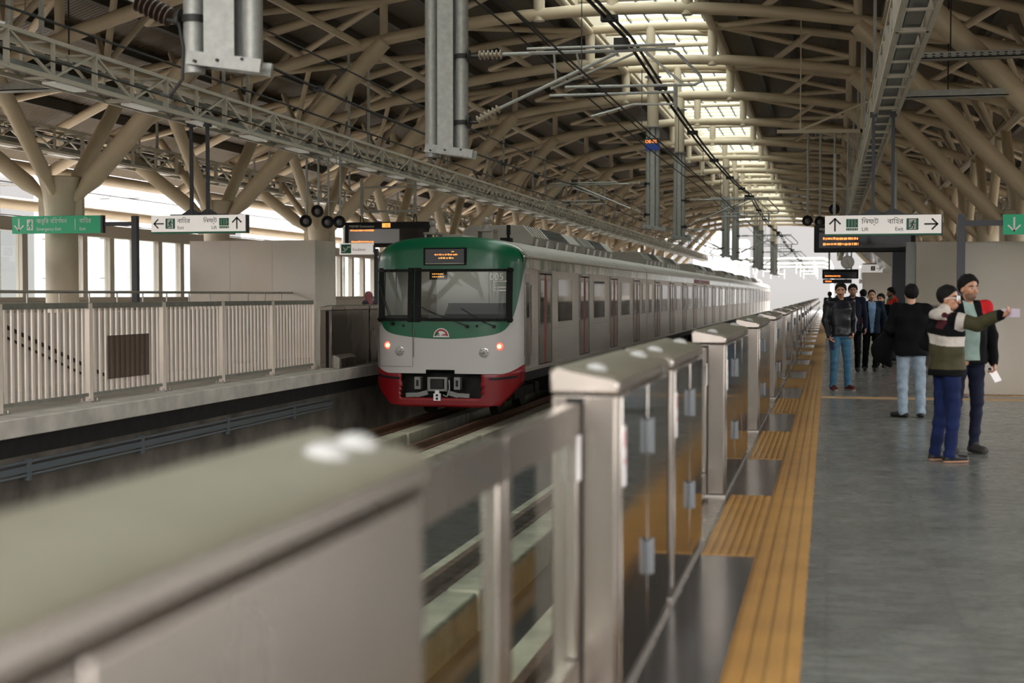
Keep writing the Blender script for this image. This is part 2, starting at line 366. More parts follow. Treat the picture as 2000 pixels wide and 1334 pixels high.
# walls standing on the platforms
def wallbox(name, m, x0, x1, y0, y1, z0, z1, seams=(), label=None, cat='wall'):
    b = MB(); b.box(x0, x1, y0, y1, z0, z1)
    b.m = 1
    for x in seams: b.box(x - 0.004, x + 0.004, y0 - 0.003, y0 + 0.01, z0, z1)
    return struct(b.build(name, [m, 'mullion'], bevel=0.0), label, cat)
wallbox('panel_wall', 'beige_wall', 1.98, 9.0, 22.42, 22.8, 0, 2.28, (3.4, 4.9), 'beige glossy panel wall behind the two men taking a photograph')
wallbox('far_panel_wall', 'beige_wall', 1.80, 6.0, 31.2, 33.2, 0, 2.62, (3.0, 4.2), 'beige glossy panel wall behind the steel balustrade')
wallbox('enclosure_wall', 'beige_wall', 1.98, 5.5, 40.0, 44.0, 0, 2.42, (), 'beige panelled enclosure further down the platform')
wallbox('lift_wall', 'beige_wall_l', 1.3, 4.5, 58.0, 64.0, 0, 2.75, (2.2,), 'pale lift enclosure far down the platform')
struct(MB().box(1.6, 1.8, 31.22, 31.5, 0, 2.62).build('trim_4', 'dome'))
struct(MB().box(1.52, 1.85, 36.0, 36.5, 0, 2.75).build('trim_5', 'navy_post'))
b = MB(); b.prism([(1.15, 2.9), (1.95, 2.25), (4.6, 2.25), (4.6, 2.9)], 44.5, 52.0); struct(b.build('stair_ceiling', 'beige_wall'), 'sloping grey underside of a stair roof', 'soffit')
wallbox('left_panel_wall', 'beige_wall_l', -14.6, -11.5, 30.9, 32.3, LZ, 2.76, (-13.6, -12.55), 'pale beige glossy lift enclosure on the far platform')
# parapet around the stair opening on the far platform
b = MB(); b.box(-12.15, -12.0, 8, 30.9, LZ, 1.22); struct(b.build('parapet_wall', 'parapet'), 'beige parapet around the far stair opening', 'parapet')
b = MB(); b.bar((-11.98, 19.0, 1.05), (-11.98, 22.0, 0.15), 0.03, 0.05); b.bar((-11.98, 18.7, 0.98), (-11.98, 21.7, 0.08), 0.03, 0.03)
tag(b.build('sloping_stair_rail', 'matt_dark'), 'thin dark sloping rail on the parapet behind the far fence', 'rail')
b = MB(); b.box(-9.70, -9.685, 17.92, 19.12, 0.34, 0.94)
b.m = 1
for k in range(8): b.box(-9.685, -9.668, 17.97 + k * 0.148, 18.02 + k * 0.148, 0.35, 0.93)
tag(b.build('slatted_panel', ['brown', 'brown_l']), 'dark brown slatted panel fixed to the front of the far fence bars', 'panel')
t = thing('stair_railing', 'slim steel handrail on top of the far parapet', 'railing', (-12.07, 8, 1.22))
MB().tube((0, 0, 0.33), (0, 22.9, 0.33), 0.024, n=10).build('handrail', 'steel_rail', t)
for k in range(24): MB().tube((0, 0.4 + k * 0.95, 0), (0, 0.4 + k * 0.95, 0.32), 0.016, n=8).build('baluster', 'steel_rail', t)
# glazed outer wall of the far platform
GX = -17.6
struct(MB().box(GX - 0.1, GX + 0.1, -6, 141, LZ, 1.35).build('outer_left_wall', 'parapet'))
b = MB(); b.box(GX - 0.12, GX + 0.16, -6, 141, 2.92, 3.22); b.box(GX - 0.06, GX + 0.08, -6, 141, 1.35, 1.45); struct(b.build('trim_6', 'mullion', bevel=0.01))
y = 18.0; k = 1
while y < 70:
    b = MB(); b.box(GX - 0.07, GX + 0.09, y, y + 0.22, 1.45, 2.92); struct(b.build('trim_%d' % (20 + k), 'mullion'))
    w_ = MB().box(GX - 0.006, GX + 0.006, y + 0.22, y + 1.32, 1.45, 2.92).build('window_%d' % k, 'wglass'); struct(w_)
    y += 1.32; k += 1
struct(MB().box(7.6, 7.8, -6, 141, 0, 1.4).build('outer_right_wall', 'parapet'))
# hazy buildings beyond the viaduct
HB = [(-62, 118, 11, 12, -13, 13.2), (-80, 152, 14, 12, -13, 8.0), (-52, 134, 8, 8, -13, 10.2), (-97, 118, 18, 14, -13, 7.0), (-70, 210, 12, 12, -13, 15.0), (-40, 260, 14, 12, -13, 9.5), (-24, 330, 12, 12, -13, 14.0)]
for i, (x, y, w, d, z0, z1) in enumerate(HB):
    b = MB(); b.box(x - w / 2, x + w / 2, y - d / 2, y + d / 2, z0, z1); b.box(x - w / 5, x + w / 5, y - d / 5, y + d / 5, z1, z1 + 2)
    t = tag(b.build('hazy_building', 'haze1'), ['pale hazy apartment block behind the tree column, tallest', 'faint low block seen through the glazing', 'faint slab block right of the tallest hazy block',
        'wide faint block at the far side of the glazing', 'distant pale tower beyond the station end', 'low distant block beyond the train tail', 'distant pale tower above the tracks'][i], 'building', 'hazy buildings beyond the viaduct')
    for f in range(5):
        for c in range(4):
            MB().box(x - w / 2 + w * (c + 0.25) / 4, x - w / 2 + w * (c + 0.65) / 4, y - d / 2 - 0.15, y - d / 2, z1 - 3.4 * (f + 1), z1 - 3.4 * (f + 1) + 1.6).build('window', 'haze2', t)

# track plinths and rails
for nm, xs in (('far', (-6.58, -8.02)), ('near', (-1.88, -3.32))):
    for si, x in enumerate(xs):
        b = MB(); y = -6.0
        while y < 200:
            b.box(x - 0.36, x + 0.36, y, y + 4.4, -1.45, -1.08); y += 4.5
        struct(b.build('plinth_slab', 'plinth', bevel=0.02), 'row of pale concrete plinth blocks under a rail of the %s track' % nm, 'plinth')
        b = MB(); b.prism([(x - 0.07, -1.08), (x + 0.07, -1.08), (x + 0.07, -1.06), (x + 0.012, -1.04), (x + 0.012, -0.97), (x + 0.036, -0.96), (x + 0.036, -0.925),
                           (x - 0.036, -0.925), (x - 0.036, -0.96), (x - 0.012, -0.97), (x - 0.012, -1.04), (x - 0.07, -1.06)], -6, 200)
        tag(b.build('running_rail', 'rail_rust'), 'rusty running rail of the %s track, on its %s side' % (nm, ('platform camera' if nm == 'near' else 'middle') if si == 0 else ('middle' if nm == 'near' else 'far platform')), 'rail')

# steel fence on the far platform
fys = [11.0, 13.15, 15.3, 17.45, 19.62, 21.75, 23.9, 26.0]
t = thing('platform_fence', 'long steel bar fence along the edge of the far platform', 'fence', (-9.72, 0, LZ))
MB().bar((0, fys[0], 1.30), (0, fys[-1], 1.30), 0.05, 0.075).build('top_rail', 'fence_rail', t)
MB().bar((0, fys[0], 0.10), (0, fys[-1], 0.10), 0.04, 0.045).build('bottom_rail', 'fence_rail', t)
for k, y0 in enumerate(fys):
    MB().box(-0.035, 0.035, y0 - 0.045, y0 + 0.045, 0, 1.33).build('post', 'fence_bar', t)
    b = MB(); b.box(-0.09, 0.09, y0 - 0.13, y0 + 0.13, 0, 0.015)
    for sx_ in (-.06, .06):
        for sy_ in (-.1, .1): b.tube((sx_, y0 + sy_, 0.015), (sx_, y0 + sy_, 0.05), 0.012, n=6)
    b.build('base_plate', 'steel_rail', t)
    if k < len(fys) - 1:
        st = (fys[k + 1] - y0) / 14
        for j in range(13): MB().box(-0.012, 0.012, y0 + st * (j + 1) - 0.026, y0 + st * (j + 1) + 0.026, 0.12, 1.265).build('bar', 'fence_bar', t)

# balustrade on the near platform behind the people
t = thing('steel_balustrade', 'steel balustrade with thin bars leading to the right hand wall', 'railing', (1.86, 23.2, 0))
MB().tube((0, 0, 1.3), (0, 8.0, 1.3), 0.028, n=10).build('handrail', 'steel', t)
MB().bar((0, 0, 0.12), (0, 8.0, 0.12), 0.03).build('bottom_rail', 'steel', t)
for j in range(60): MB().tube((0, 0.07 + j * 0.134, 0.12), (0, 0.07 + j * 0.134, 1.28), 0.011, n=6).build('bar', 'steel', t)
for j in (0, 2.67, 5.33, 8.0): MB().tube((0, j, 0), (0, j, 1.3), 0.026, n=8).build('post', 'steel', t)
# ================================================================== ROOF
RR = 32.0
def zl(off): return 8.2 - RR + math.sqrt(RR * RR - off * off)       # lower chord of the vault at an offset from the axis
def arc(o0, o1, dz, n=28): return [(o0 + (o1 - o0) * i / n, 0, zl(o0 + (o1 - o0) * i / n) + dz) for i in range(n + 1)]
NR = 19; Y0 = 3.7; DY = 7.4
LINE = 10.0                    # column line, offset from the axis
# one rib, then copies
t0 = thing('roof_rib', 'x', 'roof rib', (CX, Y0, 0), 0, 'arched roof ribs')
MB().path(arc(-14.6, 14.6, 0), 0.145, 16).build('lower_chord', 'cream', t0)
MB().path(arc(-15.2, 15.2, 0.95), 0.12, 14).build('upper_chord', 'cream', t0)
for x in (-14.3, -10.0, -5.6, -1.75, 0.0, 1.75, 5.6, 10.0, 14.3):
    MB().tube((x, 0, zl(x) - (0.16 if abs(x) < 2 else 0)), (x, 0, zl(x) + 0.95), 0.135 if abs(x) < 2 else 0.10, n=14).build('web_post', 'cream2', t0)
for s in (-1, 1):
    for (a_, b_) in ((1.9, 5.6), (5.6, 10.0), (10.0, 14.3)):
        for (p, q) in (((s * a_, 0, zl(a_) + 0.95), (s * b_, DY / 2, zl(b_) + 1.0)), ((s * b_, DY / 2, zl(b_) + 1.0), (s * a_, DY, zl(a_) + 0.95))):
            MB().tube(p, q, 0.085, n=10).build('plan_brace', 'cream', t0)
    # knee braces between the chord and the upper layer
    for xx in (3.4, 7.6): MB().tube((s * xx, 0, zl(xx)), (s * (xx + 1.1), 0, zl(xx + 1.1) + 0.95), 0.085, n=10).build('web_diagonal', 'cream2', t0)
for yy in (2.45, 4.9):
    MB().tube((-1.7, yy, zl(1.7) + 1.3), (1.7, yy, zl(1.7) + 1.3), 0.085, n=10).build('skylight_tie', 'cream2', t0)
MB().tube((-1.75, 0.0, zl(1.7) + 1.0), (1.75, 3.0, zl(1.7) + 1.25), 0.09, n=10).build('skylight_tie', 'cream2', t0)
t0['label'] = 'cream steel arch rib of the roof, nearest the camera end, the first of the row'
for k in range(1, NR):
    dup(t0, (CX, Y0 + DY * k, 0), label='cream steel arch rib spanning the roof, %s rib counted from the near end' % ORD[k])
# deck, purlins, skylight
YA, YB = -7.0, Y0 + DY * (NR - 1) + 2.5
def deck(o0, o1, name):
    b = MB(); n = 24
    pr = [(CX + o0 + (o1 - o0) * i / n, zl(o0 + (o1 - o0) * i / n) + 1.32) for i in range(n + 1)]
    pr = pr + [(x, z + 0.12) for x, z in reversed(pr)]
    b.prism(pr, YA, YB); return struct(b.build(name, 'deck', smooth=False))
deck(-16.2, -1.72, 'ceiling'); deck(1.72, 16.2, 'ceiling')
offs = [2.6 + 1.25 * i for i in range(11)]
for s in (-1, 1):
    for i, q in enumerate(offs):
        z = zl(q) + 1.06
        o = MB().box(CX + s * q - 0.09, CX + s * q + 0.09, YA, YB, z, z + 0.26).build('purlin_beam', 'purlin')
        struct(o, 'dark roof purlin on the %s roof slope, %s from the skylight' % ('far' if s < 0 else 'near', ORD[i]), 'purlin')
    b = MB(); x = CX + s * 1.72; z = zl(1.72) + 0.9
    b.tube((CX + s * 1.75, YA, z), (CX + s * 1.75, YB, z), 0.11, n=12)
    struct(b.build('skylight_edge_beam', 'cream'), 'cream tube along the %s edge of the skylight' % ('far' if s < 0 else 'near'), 'beam')
    b = MB(); b.box(x - 0.06, x + 0.06, YA, YB, z + 0.2, z + 1.15); struct(b.build('skylight_trim', 'cream2'), 'pale upstand along the %s skylight edge' % ('far' if s < 0 else 'near'), 'upstand')
    for q, r_, nm in ((10.0, 0.12, 'column'), (6.2, 0.085, 'inner'), (14.6, 0.15, 'eaves'), (16.0, 0.16, 'outer eaves')):
        z = zl(q) - (0.25 if q == 10.0 else 0.0)
        b = MB(); b.tube((CX + s * q, YA, z), (CX + s * q, YB, z), r_, n=12)
        o = struct(b.build('longitudinal_beam', 'cream'), 'cream tube running along the hall on the %s side, %s line' % ('far' if s < 0 else 'near', nm), 'beam')
    # V struts from the column-line tube up to the deck
    for k in range(NR - 1):
        y = Y0 + DY * k
        for hi, yy in enumerate((DY * 0.25, DY * 0.75)):
            b = MB(); z = zl(10) - 0.25
            b.tube((CX + s * 10, y + yy, z), (CX + s * 9.2, y + yy - 1.0, zl(9.2) + 1.1), 0.075, n=8)
            b.tube((CX + s * 10, y + yy, z), (CX + s * 10.8, y + yy + 1.0, zl(10.8) + 1.1), 0.075, n=8)
            b.tube((CX + s * 10, y + yy, z), (CX + s * 9.2, y + yy + 1.0, zl(9.2) + 1.1), 0.075, n=8)
            tag(b.build('roof_strut', 'cream2'), 'V struts under the %s roof slope, %s half of the %s bay' % ('far' if s < 0 else 'near', ('first', 'second')[hi], ORD[k]), 'strut', 'V struts on the %s side' % ('far' if s < 0 else 'near'))
y = YA; i = 1
while y < YB - 1:
    b = MB(); z = zl(1.7) + 2.05
    b.box(CX - 1.72, CX + 1.72, y, y + 1.18, z, z + 0.02)
    struct(b.build('window_%d' % (100 + i), 'skyglass', smooth=False))
    b = MB(); b.box(CX - 1.75, CX + 1.75, y + 1.18, y + 1.235, z - 0.09, z + 0.04); struct(b.build('trim_%d' % (100 + i), 'cream2'))
    y += 1.235; i += 1
for q in (-1.15, -0.58, 0.0, 0.58, 1.15):
    z = zl(1.7) + 2.0
    struct(MB().box(CX + q - 0.03, CX + q + 0.03, YA, YB, z - 0.08, z).build('skylight_bar_trim', 'galv'), 'grey glazing bar along the skylight at %.1f m from its centre' % q, 'glazing bar')

# tree columns
def column_parts(root, s):
    b = MB(); b.lathe([(0, 0.34), (0.02, 0.32), (3.05, 0.32), (3.45, 0.36), (3.78, 0.44), (3.80, 0.40)], (0, 0, 0), n=24); b.build('shaft', 'cream2', root)
    def arm(p, q, r, nm='arm'):
        p = Vector(p); q = Vector(q); d = (q - p).normalized(); L = (q - p).length
        bb = MB(); bb.path([p, p + d * 0.25, p + d * 0.55, p + d * (L * 0.62), p + d * (L * 0.62 + 0.01), q], [r * 0.55, r * 0.62, r, r, r * 1.015, r * 1.015], 16)
        bb.build(nm, 'cream', root)
    arm((s * -0.30, 0, 3.35), (s * -4.4, 0, zl(5.6) - 0.10), 0.20)            # towards the tracks
    arm((s * 0.30, 0, 3.35), (s * 2.9, -0.2, zl(12.9) - 0.12), 0.17)          # outwards
    arm((s * 0.22, 0.18, 3.45), (s * 2.6, 2.2, zl(12.6) - 0.05), 0.10)
    arm((0.0, -0.28, 3.45), (0.0, -3.0, zl(10) - 0.36), 0.15)
    arm((0.0, 0.28, 3.45), (0.0, 3.0, zl(10) - 0.36), 0.15)
    bb = MB()
    for (x, y_) in ((s * -0.32, 0), (s * 0.32, 0)): bb.box(min(x, x * 1.5), max(x, x * 1.5), -0.05, 0.05, 2.95, 3.5)
    bb.build('bracket', 'cream2', root)
protoL = thing('tree_column', 'x', 'column', (CX - LINE, Y0, LZ), 0, 'tree columns on the far platform'); column_parts(protoL, -1)
protoR = thing('tree_column', 'x', 'column', (CX + LINE, Y0, 0), 0, 'tree columns on the near platform'); column_parts(protoR, 1)
for nm, P_, x, z in (('far', protoL, CX - LINE, LZ), ('near', protoR, CX + LINE, 0)):
    P_['label'] = 'branching cream steel column on the %s platform, first from the near end' % nm
    for k in range(1, NR):
        dup(P_, (x, Y0 + DY * k, z), label='branching cream steel column on the %s platform, %s from the near end' % (nm, ORD[k]))

# lattice trusses carrying lamps and cable trays
def truss(x, wd, label, lamps=True):
    L = 139.0; t = thing('lighting_truss', label, 'truss', (x, -4, 0))
    z0, z1 = 4.65, 5.17
    b = MB()
    for cx_ in (-wd / 2, wd / 2):
        for z in (z0, z1): MB().bar((cx_, 0, z), (cx_, L, z), 0.06, 0.06).build('chord', 'truss', t)
        n = int(L / 1.2)
        for i in range(n):
            y = i * 1.2
            b.bar((cx_, y, z0), (cx_, y, z1), 0.055 if i % 2 else 0.085, 0.035)
            if i % 2 == 0: b.bar((cx_, y, z1), (cx_, y + 1.2, z0), 0.04, 0.035)
            else: b.bar((cx_, y, z0), (cx_, y + 1.2, z1), 0.04, 0.035)
    for i in range(int(L / 1.2)):
        b.bar((-wd / 2, i * 1.2, z0), (wd / 2, i * 1.2, z0), 0.05, 0.03)
        if i % 3 == 0: b.box(-wd / 2, wd / 2, i * 1.2, i * 1.2 + 0.1, z0 - 0.03, z0 + 0.0)
        b.bar((-wd / 2, i * 1.2, z1), (wd / 2, i * 1.2, z1), 0.04, 0.03)
    b.build('lattice', 'truss', t)
    b = MB(); b.box(-wd * 0.30, wd * 0.26, 0, L, z0 + 0.05, z0 + 0.065); b.box(-wd * 0.30, -wd * 0.28, 0, L, z0 + 0.05, z0 + 0.15)
    b.box(wd * 0.24, wd * 0.26, 0, L, z0 + 0.05, z0 + 0.15); b.box(-wd * 0.2, wd * 0.2, 0, L, z0 + 0.33, z0 + 0.342); b.box(-wd * 0.21, -wd * 0.19, 0, L, z0 + 0.33, z0 + 0.40)
    b.build('cable_tray', 'galv_tray', t)
    for i in range(57 if lamps else 0):
        MB().box(-wd * 0.22, wd * 0.22, 1.5 + i * 2.4, 2.4 + i * 2.4, z0 - 0.035, z0 - 0.005).build('lamp', 'lamp', t)
    for k in range(NR):
        y = Y0 + DY * k + 4
        for cx_ in (-wd / 2, wd / 2): MB().bar((cx_, y, z1), (cx_, y, zl(min(15, abs(x - CX))) + 0.02), 0.055, 0.055).build('hanger', 'galv', t)
    return t
truss(-11.25, 0.5, 'grey lattice lighting truss hung over the far platform edge')
truss(-16.85, 0.5, 'grey lattice lighting truss hung in front of the glazing behind the far columns')
truss(0.95, 0.38, 'lattice lighting truss hung over the near platform, seen from below', False)
truss(6.7, 0.5, 'lattice lighting truss hung behind the near columns')
# perforated cable trays crossing under the roof on the near side
for i, (y, z, h_) in enumerate(((25.3, 5.52, 0.11), (25.75, 4.93, 0.12))):
    b = MB(); b.box(1.2, 5.4, y, y + 0.3, z, z + 0.015); b.box(1.2, 5.4, y, y + 0.02, z, z + h_); b.box(1.2, 5.4, y + 0.28, y + 0.3, z, z + h_)
    b.m = 1
    if i == 0:
        for k in range(30):
            for dz in (0.02, 0.06): b.box(1.3 + k * 0.13, 1.35 + k * 0.13, y - 0.002, y + 0.001, z + dz, z + dz + 0.018)
    t = tag(b.build('cable_tray', ['galv', 'black']), ['perforated steel cable tray crossing above the near platform', 'plain steel cable tray crossing just below the perforated one'][i], 'cable tray')
    for xx in (2.0, 4.9): MB().tube((xx, y + 0.15, z), (xx, y + 0.15, zl(min(15, xx - CX)) + 1.05), 0.012, n=6).build('hanger', 'black', t)
b = MB(); b.box(-15.9, -12.3, 21.9, 22.2, 4.98, 4.995); b.box(-15.9, -12.3, 21.9, 21.92, 4.98, 5.10); b.box(-15.9, -12.3, 22.18, 22.2, 4.98, 5.10)
t = tag(b.build('cable_tray', 'galv'), 'grey cable tray crossing under the far roof slope near the left picture edge', 'cable tray')
for xx in (-15.4, -12.6): MB().tube((xx, 22.05, 4.99), (xx, 22.05, zl(xx - CX) + 1.05), 0.012, n=6).build('hanger', 'black', t)
# ================================================================== PLATFORM SCREEN GATES
GXF = -0.74                    # platform face of the gate cabinets
DW = 0.235
def leaf(root, y0, y1, tip_lo):
    """one sliding leaf between y0 and y1 (cabinet coordinates)"""
    x0, x1 = -0.175, -0.125
    b = MB(); b.box(x0, x1, y0, y1, 0.985, 1.115); b.box(x0, x1, y0, y1, 0.04, 0.20)
    if tip_lo: b.box(x0, x1, y0 + 0.004, y0 + 0.085, 0.20, 0.995); b.box(x0, x1, y1 - 0.09, y1, 0.20, 0.995)
    else: b.box(x0, x1, y1 - 0.085, y1 - 0.004, 0.20, 0.995); b.box(x0, x1, y0, y0 + 0.09, 0.20, 0.995)
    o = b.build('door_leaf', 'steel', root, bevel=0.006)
    MB().box(-0.153, -0.147, y0 + 0.085, y1 - 0.085, 0.2, 0.995).build('glass_pane', 'glass', o)
    b = MB(); e = y0 if tip_lo else y1
    b.box(x0 + 0.006, x1 - 0.006, e - 0.006, e + 0.006, 0.04, 1.12); b.build('rubber_edge', 'rubber', o)
    b = MB(); yy = (y1 - 0.10) if tip_lo else (y0 + 0.03)
    b.box(x1, x1 + 0.003, yy, yy + 0.07, 0.84, 1.0); b.build('warning_sticker', 'sticker', o)
def cabinet(L, label, y, lo=0.0, hi=0.0, plain=False, x=GXF, rz=0.0, z=0.0, group='gate cabinets along the platform edge'):
    t = thing('platform_gate', label, 'platform gate', (x, y, z), rz, group)
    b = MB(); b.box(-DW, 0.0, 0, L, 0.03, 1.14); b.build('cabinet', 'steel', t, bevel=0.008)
    b = MB(); b.prism([(-DW - 0.006, 1.145), (-DW - 0.006, 1.226), (-DW + 0.02, 1.239), (-0.012, 1.202), (0.008, 1.184), (0.008, 1.145)], -0.006, L + 0.006)
    b.build('top_cover', 'steel_lit', t, bevel=0.008)  # lighter steel copy, so the lip is painted as lit
    b = MB(); b.prism([(-DW - 0.004, 1.226), (-DW + 0.02, 1.2395), (-0.012, 1.2025), (0.006, 1.185), (0.007, 1.1875), (-0.011, 1.2055), (-DW + 0.02, 1.243), (-DW - 0.006, 1.229)], -0.004, L + 0.004); b.build('top_plate', 'capgrey', t)
    b = MB(); b.box(-DW - 0.008, 0.01, -0.01, L + 0.01, 0, 0.03); b.build('base_plate', 'steel_rail', t)
    # platform side panels with shadow gaps
    n = 3 if L > 2.2 else 2; w = (L - 0.12) / n
    for i in range(n):
        MB().box(0.0, 0.012, 0.06 + w * i + 0.006, 0.06 + w * (i + 1) - 0.006, 0.06, 1.13).build('panel', 'steel_lit' if plain else 'mirror', t, bevel=0.003)
    b = MB()
    for i in range(1, n): b.box(0.0, 0.006, 0.06 + w * i - 0.006, 0.06 + w * i + 0.006, 0.06, 1.13)
    b.build('panel_gap', 'black', t)
    for zz in (0.42, 0.92):
        b = MB(); b.box(0.012, 0.03, 0.06 + w - 0.07, 0.06 + w + 0.0, zz - 0.07, zz + 0.07); b.tube((0.03, 0.06 + w - 0.01, zz - 0.075), (0.03, 0.06 + w - 0.01, zz + 0.075), 0.011, n=8)
        b.build('hinge', 'hinge', t, bevel=0.003)
    for yy in ((0.22, L - 0.22) if not plain else (L - 0.08, L - 0.24)): MB().ball((-0.11, yy, 1.217), 0.045, 12, 0.03).build('indicator_dome', 'dome', t)
    b = MB(); b.box(0.0125, 0.0145, 0.08, 0.15, 0.80, 1.02); b.m = 1; b.box(0.0145, 0.015, 0.09, 0.14, 0.94, 1.0); b.box(0.0145, 0.015, 0.09, 0.14, 0.88, 0.90)
    b.build('warning_sticker', ['sticker', 'sticker_p'], t)
    b = MB(); b.box(-0.182, -0.118, -0.004, 0.004, 0.03, 1.13); b.box(-0.182, -0.118, L - 0.004, L + 0.004, 0.03, 1.13); b.build('leaf_slot', 'rubber', t)
    if lo: leaf(t, -lo, -0.004, True)
    if hi: leaf(t, L + 0.004, L + hi, False)
    return t
h1 = (DOORS[0][1] - DOORS[0][0]) / 2; h2 = (DOORS[1][1] - DOORS[1][0]) / 2
cabinet(CAB[0][1] - CAB[0][0], 'steel platform gate cabinet nearest the camera, blurred, large at the lower left', CAB[0][0], 0, h1, plain=True)
cabinet(CAB[1][1] - CAB[1][0], 'short steel gate cabinet beyond the first glass gates, second from the camera', CAB[1][0], h1, 0)
cabinet(CAB[2][1] - CAB[2][0], 'short steel gate cabinet close behind the other short one, third from the camera', CAB[2][0], 0, h2)
g0 = None
for k, (a_, b_) in enumerate(CAB[3:]):
    lab = 'long steel platform gate cabinet at the platform edge, %s in the row from the camera' % ORD[k + 3]
    if g0 is None: g0 = cabinet(b_ - a_, lab, a_, h2, (DOORS[2][1] - DOORS[2][0]) / 2)
    else: dup(g0, (GXF, a_, 0), label=lab)
# end boxes of the far platform, their faces towards the other side
FXE = -9.62
cabinet(2.3, 'steel end box of the far platform gates beside the bar fence', 28.4, 0, 0, plain=True, x=FXE, rz=math.pi, z=LZ, group='far platform gate boxes')
cabinet(2.6, 'steel box of the far platform gates just left of the train', 31.1, 0, 0.0, plain=True, x=FXE, rz=math.pi, z=LZ, group='far platform gate boxes')
t = thing('equipment_box', 'low folded steel box on the far platform edge left of the train', 'box', (-9.42, 26.2, LZ), 0)
MB().prism([(0, 0), (0.16, 0), (0.16, 0.22), (0.05, 0.27), (0, 0.27)], 0, 1.0).build('body', 'steel_rail', t, bevel=0.006)
MB().box(0.16, 0.165, 0.1, 0.9, 0.03, 0.2).build('lid', 'steel', t)
# ================================================================== TRAIN
TX, TY = -7.30, 26.7
train = thing('metro_train', 'green, white and red metro train standing at the far platform', 'train', (TX, TY, 0))
HW = 1.49
def fy_(x, z):
    """set-back of the nose from the front plane"""
    t = max(0.0, (abs(x) - 0.80) / (HW - 0.80)); y = 0.50 * (1 - math.sqrt(max(0, 1 - min(1, t) ** 2.3))) + 0.035 * (abs(x) / 1.49) ** 2
    if z > 0.9: y += 0.10 * ((z - 0.9) / 1.6) ** 1.4
    zt = ztop(x); u = max(0.0, (z - (zt - 0.28)) / 0.28); y += 0.22 * (1 - math.sqrt(max(0, 1 - min(1, u) ** 2.4)))
    return y
def ztop(x): return 2.2 + 0.44 * math.sqrt(max(0.0, 1 - min(1, abs(x) / HW) ** 3))
def zbot(x): return -0.03 + 0.17 * max(0, (abs(x) - 1.1) / 0.39) ** 2
WIN = [(-1.32, -0.67, 1.02, 1.98), (-0.53, 1.27, 1.02, 1.98)]          # side window and windscreen, x0 x1 z0 z1
def winin(x, z, g=0.0):
    for a_, b_, c_, d_ in WIN:
        if a_ - g < x < b_ + g and c_ - g < z < d_ + g: return True
    return False
xs = sorted(set([round(-HW + 2 * HW * 0.5 * (1 - math.cos(math.pi * i / 64)), 4) for i in range(65)] + [w for q in WIN for w in q[:2]]))
NZ = 72
b = MB(); grid = {}
zsv = sorted(set([round(-0.03 + i * (2.69 / NZ), 4) for i in range(NZ + 1)] + [1.02, 1.98]))
for i, x in enumerate(xs):
    for j, z in enumerate(zsv):
        zz = min(max(z, zbot(x)), ztop(x)); grid[i, j] = len(b.v); b.v.append((x, fy_(x, zz), zz))
for i in range(len(xs) - 1):
    for j in range(len(zsv) - 1):
        xm = (xs[i] + xs[i + 1]) / 2; zm = (zsv[j] + zsv[j + 1]) / 2
        if winin(xm, zm) or zsv[j] >= max(ztop(xs[i]), ztop(xs[i + 1])) or zsv[j + 1] <= min(zbot(xs[i]), zbot(xs[i + 1])): continue
        if -0.36 < xm < 0.24 and zm < 0.03: continue       # notch above the coupler
        b.f.append([grid[i, j], grid[i + 1, j], grid[i + 1, j + 1], grid[i, j + 1]]); b.mi.append(0)
# livery: green above a dipping line, white below and on the cheeks
def livery():
    m = bpy.data.materials.new('train_livery'); m.use_nodes = True; t = m.node_tree; bs = t.nodes['Principled BSDF']
    bs.inputs['Roughness'].default_value = 0.34; bs.inputs['Coat Weight'].default_value = 0.12; bs.inputs['Coat Roughness'].default_value = 0.06
    c = t.nodes.new('ShaderNodeTexCoord'); s = t.nodes.new('ShaderNodeSeparateXYZ'); t.links.new(c.outputs['Object'], s.inputs[0])
    def ma(op, a_, b_=None):
        n = t.nodes.new('ShaderNodeMath'); n.operation = op
        for i, v in enumerate((a_, b_)):
            if v is None: continue
            if isinstance(v, (int, float)): n.inputs[i].default_value = v
            else: t.links.new(v, n.inputs[i])
        return n.outputs[0]
    ax = ma('ABSOLUTE', ma('ADD', s.outputs['X'], 0.02))
    line = ma('ADD', ma('MULTIPLY', ma('POWER', ax, 2.0), 0.085), ma('ADD', ma('MULTIPLY', ma('POWER', ma('MULTIPLY', ax, 0.714), 14.0), 0.42), 0.645))
    g = ma('GREATER_THAN', s.outputs['Z'], line)
    mx = t.nodes.new('ShaderNodeMixRGB'); mx.inputs[1].default_value = (0.50, 0.475, 0.455, 1); mx.inputs[2].default_value = (0.002, 0.105, 0.045, 1)
    t.links.new(g, mx.inputs[0]); t.links.new(mx.outputs[0], bs.inputs['Base Color'])
    return m
M['livery'] = livery()
front = b.build('cab_front', 'livery', train, angle=60)
def fpt(x, z, d=0.0): return (x, fy_(x, z) - d, z)
